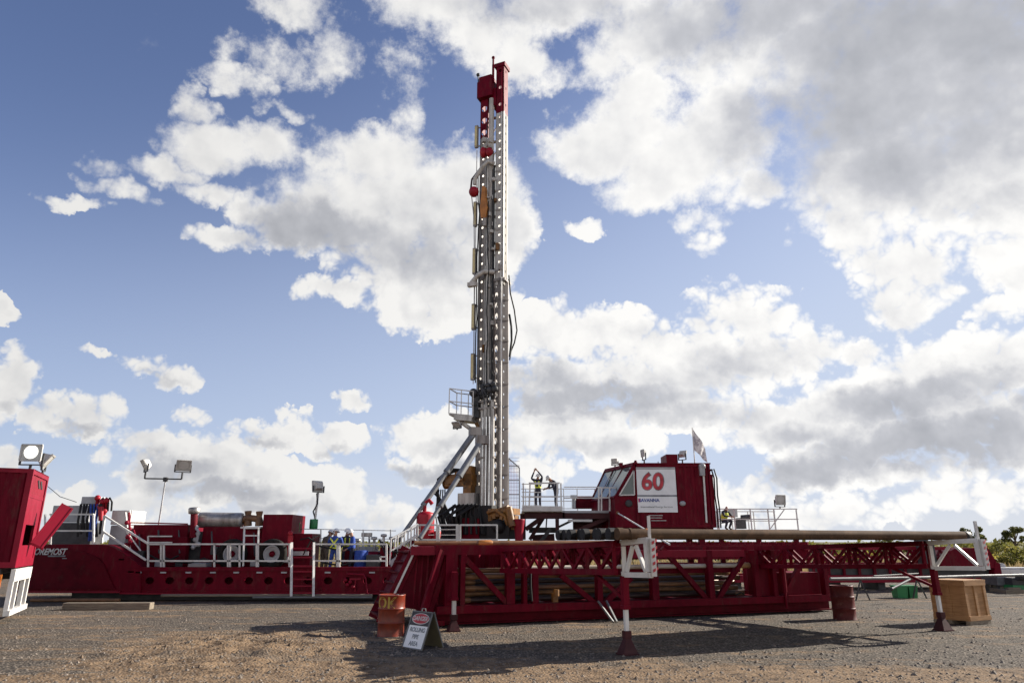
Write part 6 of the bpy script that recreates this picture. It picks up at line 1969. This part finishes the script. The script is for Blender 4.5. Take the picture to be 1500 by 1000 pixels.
# things at the right edge
p = ground(1480, 868)
for nm, u0, u1, v0, v1, Y, dp, mt, lab, cat in (
        ('equipment_crate', 1456, 1476, 826, 842, 34, 1.2, 'grey', 'grey metal box beside the tail of the red lattice trailer', 'box'),
        ('pallet_load', 1462, 1480, 845, 857, 30, 1.0, 'grey_pipe', 'grey bundle on a low pallet right of the wooden crate', 'pallet'),
        ('flat_rack', 1466, 1530, 833, 841, 33, 1.4, 'white', 'long pale flat rack at the right edge', 'rack')):
    a, b = at(u0, v1, Y), at(u1, v1, Y); zt = at(u0, v0, Y).z
    t = thing(nm, V((a.x, Y, 0)), lab, cat)
    m = MB(); m.fbox(V((a.x, Y, max(.12, a.z))), FX * (b.x - a.x), FY * dp, Z * (zt - max(.12, a.z))); m.build('body', M[mt], t, bevel=.02)
    m = MB(); m.fbox(V((a.x + .05, Y + .05, zt)), FX * (b.x - a.x - .1), FY * (dp - .1), Z * .05); m.build('lid', M['grey'], t)
    m = MB()
    for sx in (.05, b.x - a.x - .2):
        for sy in (.05, dp - .2): m.fbox(V((a.x + sx, Y + sy, 0)), FX * .15, FY * .15, Z * max(.12, a.z))
    m.build('foot', M['dark_grey'], t)
g = ground(1497, 868)
t = thing('water_pump', g, 'dark pump unit with a green base cut by the right edge of the photo', 'pump')
m = MB(); m.fbox(V((g.x - .3, g.y, .3)), FX * .9, FY * .6, Z * .28); m.tube(V((g.x - .1, g.y - .05, .62)), V((g.x + .5, g.y - .05, .62)), .14, n=12); m.build('body', M['dark_grey'], t, bevel=.02)
m = MB(); m.fbox(V((g.x - .35, g.y - .05, .05)), FX * 1.0, FY * .7, Z * .25); m.build('base', M['green'], t)
m = MB(); m.ball(V((g.x - .02, g.y - .1, .72)), .05, 8, 6); m.build('cap', M['white'], t)
for i, (u, v) in enumerate(((1462, 867), (1474, 869))):
    g = ground(u, v); t = thing('timber_offcut', g, 'grey timber offcut on the ground right of the wooden crate, %s' % ('left one' if i == 0 else 'right one'), 'timber', 'timber offcuts')
    m = MB(); m.fbox(g, FX * .9, FY * .5, Z * .14); m.build('plank', M['wood_old'], t)
    m = MB(); m.fbox(g + V((.2, .1, .143)), FX * .5, FY * .2, Z * .08); m.build('block', M['wood_old'], t)
# ---------------------------------------------------------------- people
def person(name, foot, yaw, J, cloth, legs, label, helmet=True, extras=None, scale=1.0, skin='skin', sleeves=True):
    """J: joint overrides in a local frame: x to the person's left, -y the way they face, z up"""
    D = dict(pelvis=(0, .0, .95), waist=(0, 0, 1.10), chest=(0, 0, 1.33), neck=(0, .01, 1.47), head=(0, -.015, 1.58), crown=(0, -.01, 1.70),
             shl=(.17, 0, 1.40), shr=(-.17, 0, 1.40), ell=(.23, .04, 1.12), elr=(-.23, .04, 1.12), hal=(.22, -.10, .90), har=(-.22, -.10, .90),
             hil=(.09, 0, .92), hir=(-.09, 0, .92), knl=(.10, -.03, .50), knr=(-.10, -.03, .50), anl=(.10, .02, .09), anr=(-.10, .02, .09))
    D.update(J)
    P = {k: V(v) * scale for k, v in D.items()}
    R = dict(pelvis=.145, waist=.135, chest=.155, neck=.062, head=.088, crown=.055, shl=.078, shr=.078, ell=.052, elr=.052, hal=.034, har=.034,
             hil=.105, hir=.105, knl=.072, knr=.072, anl=.055, anr=.055)
    names = list(P); verts = [P[k] for k in names]; rad = [R[k] * scale for k in names]
    ix = {k: i for i, k in enumerate(names)}
    ed = [('pelvis', 'waist'), ('waist', 'chest'), ('chest', 'neck'), ('neck', 'head'), ('head', 'crown'), ('chest', 'shl'), ('chest', 'shr'),
          ('shl', 'ell'), ('shr', 'elr'), ('ell', 'hal'), ('elr', 'har'), ('pelvis', 'hil'), ('pelvis', 'hir'), ('hil', 'knl'), ('hir', 'knr'), ('knl', 'anl'), ('knr', 'anr')]
    ed = [(ix[a], ix[b]) for a, b in ed]
    part = {}
    for k in names: part[ix[k]] = 1 if k in ('neck', 'head', 'crown') else 0

    def addv(p, r, par, mi):
        verts.append(V(p)); rad.append(r); ed.append((par, len(verts) - 1)); part[len(verts) - 1] = mi
        return len(verts) - 1
    # feet, nose, hands with five fingers
    for s in ('l', 'r'):
        a = P['an' + s]
        t_ = addv(a + V((0, -.10, -.045)) * scale, .042 * scale, ix['an' + s], 3); addv(a + V((0, -.17, -.055)) * scale, .034 * scale, t_, 3)
        part[ix['an' + s]] = 3; part[ix['kn' + s]] = 2; part[ix['hi' + s]] = 2
        h, e = P['ha' + s], P['el' + s]
        d = (h - e).normalized(); sd = d.cross(V((0, 1, .2))).normalized(); up = d.cross(sd)
        pa = addv(h + d * .06 * scale, .032 * scale, ix['ha' + s], 1); part[ix['ha' + s]] = 1
        for j in range(4):
            o = (j - 1.5) * .021
            k1 = addv(h + (d * .10 + sd * o) * scale, .0095 * scale, pa, 1)
            k2 = addv(h + (d * (.135 + .008 * (j in (1, 2))) + sd * o * 1.1 + up * .018) * scale, .0085 * scale, k1, 1)
            addv(h + (d * (.155 + .01 * (j in (1, 2))) + sd * o * 1.1 + up * .045) * scale, .0075 * scale, k2, 1)
        k1 = addv(h + (d * .055 + sd * .045) * scale, .011 * scale, pa, 1); addv(h + (d * .09 + sd * .06 + up * .02) * scale, .009 * scale, k1, 1)
    fw = (P['head'] - P['neck']).normalized()
    nz = V((0, -1, 0)); nz = (nz - fw * nz.dot(fw)).normalized()
    if 'face' in (extras or {}): nz = V(extras['face']).normalized()
    addv(P['head'] + nz * .105 * scale - fw * .005, .016 * scale, ix['head'], 1)
    me = bpy.data.meshes.new('body'); me.from_pydata(verts, ed, [])
    ob = bpy.data.objects.new('body', me); link(ob)
    sk = ob.modifiers.new('Skin', 'SKIN'); sk.branch_smoothing = .3
    sl = me.skin_vertices[0].data
    for i, r in enumerate(rad): sl[i].radius = (r, r); sl[i].use_root = False
    sl[ix['pelvis']].use_root = True
    ss = ob.modifiers.new('Subdivision', 'SUBSURF'); ss.levels = 1; ss.render_levels = 1
    bpy.context.view_layer.update()
    dg = bpy.context.evaluated_depsgraph_get()
    new = bpy.data.meshes.new_from_object(ob.evaluated_get(dg))
    bpy.data.objects.remove(ob); bpy.data.meshes.remove(me)
    bones = [(verts[a], verts[b], part[b] if part[b] else 0, a, b) for a, b in ed]
    for mt in (M[cloth], M[skin], M[legs], M['boot']): new.materials.append(mt)
    for p in new.polygons:
        c = p.center; best = (9, 0)
        for a, b, mi, ia, ib in bones:
            ab = b - a; f = max(0, min(1, (c - a).dot(ab) / max(ab.length_squared, 1e-9)))
            dd = (c - (a + ab * f)).length - (rad[ia] * (1 - f) + rad[ib] * f)
            m_ = part[ia] if f < .5 else part[ib]
            if (ib == ix['hal'] or ib == ix['har']): m_ = 0 if f < .82 else 1
            if ib in (ix['anl'], ix['anr']): m_ = 2 if f < .72 else 3
            if ib == ix['neck']: m_ = 0 if f < .75 else 1
            if dd < best[0]: best = (dd, m_)
        p.material_index = best[1]; p.use_smooth = True
    foot = V(foot)
    o = bpy.data.objects.new('person', new); link(o)
    o.location = foot; o.rotation_euler.z = yaw
    tag(o, label, 'person', 'workers')
    ORG[o] = V((0, 0, 0))
    if helmet:
        ax = fw; c = P['head'] + fw * .045 * scale
        m = MB(); r = .118 * scale
        m.lathe(c, [(r * 1.0, -.0), (r * .98, .04 * scale), (r * .82, .085 * scale), (r * .5, .115 * scale), (0, .125 * scale)], 18, ax)
        b = c + nz * .035 * scale
        m.lathe(b, [(r * .85, .004), (r * 1.18, -.004), (r * 1.18, .006), (r * .9, .014)], 18, ax)
        m.build('hard_hat', M['helmet'], o)
    if extras and 'vest' in extras:
        m = MB()
        ch, wa = P['chest'], P['waist']
        bk = V((0, 1, 0)); up = (ch - wa).normalized(); bk = (bk - up * bk.dot(up)).normalized() * (.168 * scale)
        lf = V((1, 0, 0))
        if extras['vest'] == 'x':
            for s in (-1, 1):
                m.bar(ch + bk + lf * .15 * s * scale + up * .05, wa + bk * .98 - lf * .13 * s * scale - up * .06, .05 * scale, .02, up=bk)
            m.lathe(wa - up * .07, [(.158 * scale, -.025), (.160 * scale, .025)], 16, up)
        else:
            for s in (-1, 1):
                m.bar(ch - bk + lf * .09 * s * scale + up * .05, wa - bk * .95 + lf * .09 * s * scale, .05 * scale, .02, up=bk)
                m.bar(ch + bk + lf * .09 * s * scale + up * .05, wa + bk * .95 + lf * .09 * s * scale, .05 * scale, .02, up=bk)
            m.lathe(wa - up * .02, [(.150 * scale, -.03), (.152 * scale, .03)], 16, up)
        m.build('reflective_band', M['lime'], o)
    if extras and 'full_vest' in extras:
        m = MB(); up = (P['chest'] - P['waist']).normalized()
        m.lathe(P['waist'] - up * .1, [(.165 * scale, 0), (.17 * scale, .15), (.185 * scale, .3), (.12 * scale, .4)], 18, up); m.build('hi_vis_vest', M['lime'], o)
    return o


zd_ = zd
dk = lambda u, Y: V((at(u, 825, Y).x, Y, zd_ - .37))
person('person', dk(474, YF + 1.9), math.radians(150), dict(waist=(0, -.05, 1.1), chest=(0, -.13, 1.30), neck=(0, -.2, 1.42), head=(0, -.25, 1.52), crown=(0, -.27, 1.63), shl=(.17, -.14, 1.37), shr=(-.17, -.14, 1.37),
       ell=(.36, -.25, 1.22), elr=(-.3, -.35, 1.2), hal=(.42, -.48, 1.12), har=(-.25, -.62, 1.1)), 'khaki_cloth', 'khaki_cloth', 'worker in brown clothing bending over hoses, leftmost on the trailer deck', scale=1.0)
person('person', dk(489, YF + 1.0), math.radians(176), dict(shl=(.20, 0, 1.40), shr=(-.20, 0, 1.40), ell=(.28, -.06, 1.15), elr=(-.27, -.05, 1.15), hal=(.16, -.26, 1.05), har=(-.15, -.26, 1.05), knl=(.14, -.03, .5), knr=(-.13, -.03, .5), anl=(.17, .02, .09), anr=(-.16, .02, .09)), 'blue_cloth', 'blue_cloth',
       'worker in a blue coverall seen from behind with a yellow cross on the back', extras=dict(vest='x'), scale=.98)
person('person', dk(506, YF + 2.4), math.radians(20), dict(ell=(.26, -.1, 1.14), elr=(-.26, -.1, 1.14), hal=(.12, -.3, 1.1), har=(-.12, -.3, 1.12)), 'navy_cloth', 'navy_cloth', 'worker in dark clothing facing the camera between the two blue coveralls', helmet=True, extras=dict(vest='s'), scale=1.0)
person('person', dk(515, YF + 1.4), math.radians(-75), dict(chest=(0, -.03, 1.33), neck=(0, -.05, 1.46), head=(0, -.09, 1.57), crown=(0, -.10, 1.69), ell=(.22, .0, 1.12), elr=(-.22, .02, 1.12), hal=(.16, -.22, 1.0), har=(-.16, -.2, 1.0), knl=(.09, -.06, .5), anl=(.09, -.06, .09), anr=(-.09, .08, .09)), 'blue_cloth', 'navy_cloth',
       'worker in a blue jacket and dark trousers standing sideways, rightmost on the trailer deck', scale=.97)
pf = lambda u, Y: V((at(u, 743, Y).x, Y, zpf - .005))
person('person', pf(788.5, YP + 1.5), math.radians(-20), dict(pelvis=(0, 0, .95), neck=(0, 0, 1.47), head=(.02, -.02, 1.57), crown=(.03, .0, 1.69), shl=(.18, 0, 1.43), shr=(-.18, 0, 1.43), ell=(.26, -.16, 1.58), elr=(-.30, -.12, 1.50), hal=(.05, -.25, 1.86), har=(-.10, -.25, 1.84),
       knl=(.09, -.02, .5), knr=(-.11, -.02, .5)), 'navy_cloth', 'navy_cloth', 'worker in dark clothes with both arms raised on the platform beside the mast', helmet=True, extras=dict(vest='s'), scale=.98)
person('person', pf(813.5, YP + 1.2), math.radians(-62), dict(pelvis=(0, .08, .93), waist=(0, .02, 1.08), chest=(0, -.12, 1.27), neck=(0, -.24, 1.38), head=(0, -.33, 1.46), crown=(0, -.37, 1.58), shl=(.17, -.15, 1.33), shr=(-.17, -.15, 1.33), ell=(.2, -.22, 1.06), elr=(-.2, -.24, 1.06), hal=(.08, -.48, 1.0), har=(-.1, -.48, .98),
       hil=(.09, .08, .9), hir=(-.09, .08, .9), knl=(.1, -.05, .5), knr=(-.1, .1, .5), anl=(.1, -.02, .09), anr=(-.1, .16, .09)), 'navy_cloth', 'navy_cloth', 'worker in a white hard hat leaning forward over the platform railing', helmet=True, scale=.98)
person('person', V((at(1063, 773, YW + 1.6).x, YW + 1.6, z0)), math.radians(30), dict(pelvis=(0, .1, .42), waist=(0, .05, .58), chest=(0, -.05, .80), neck=(0, -.12, .93), head=(0, -.16, 1.03), crown=(0, -.17, 1.14), shl=(.17, -.07, .87), shr=(-.17, -.07, .87), ell=(.26, -.2, .66), elr=(-.26, -.2, .66), hal=(.12, -.42, .62), har=(-.12, -.42, .62),
       hil=(.09, .08, .40), hir=(-.09, .08, .40), knl=(.14, -.32, .45), knr=(-.16, -.30, .42), anl=(.12, -.12, .09), anr=(-.12, -.1, .09)), 'navy_cloth', 'navy_cloth', 'worker in a yellow vest crouching on the rear walkway right of the cab', helmet=False, extras=dict(full_vest=1))
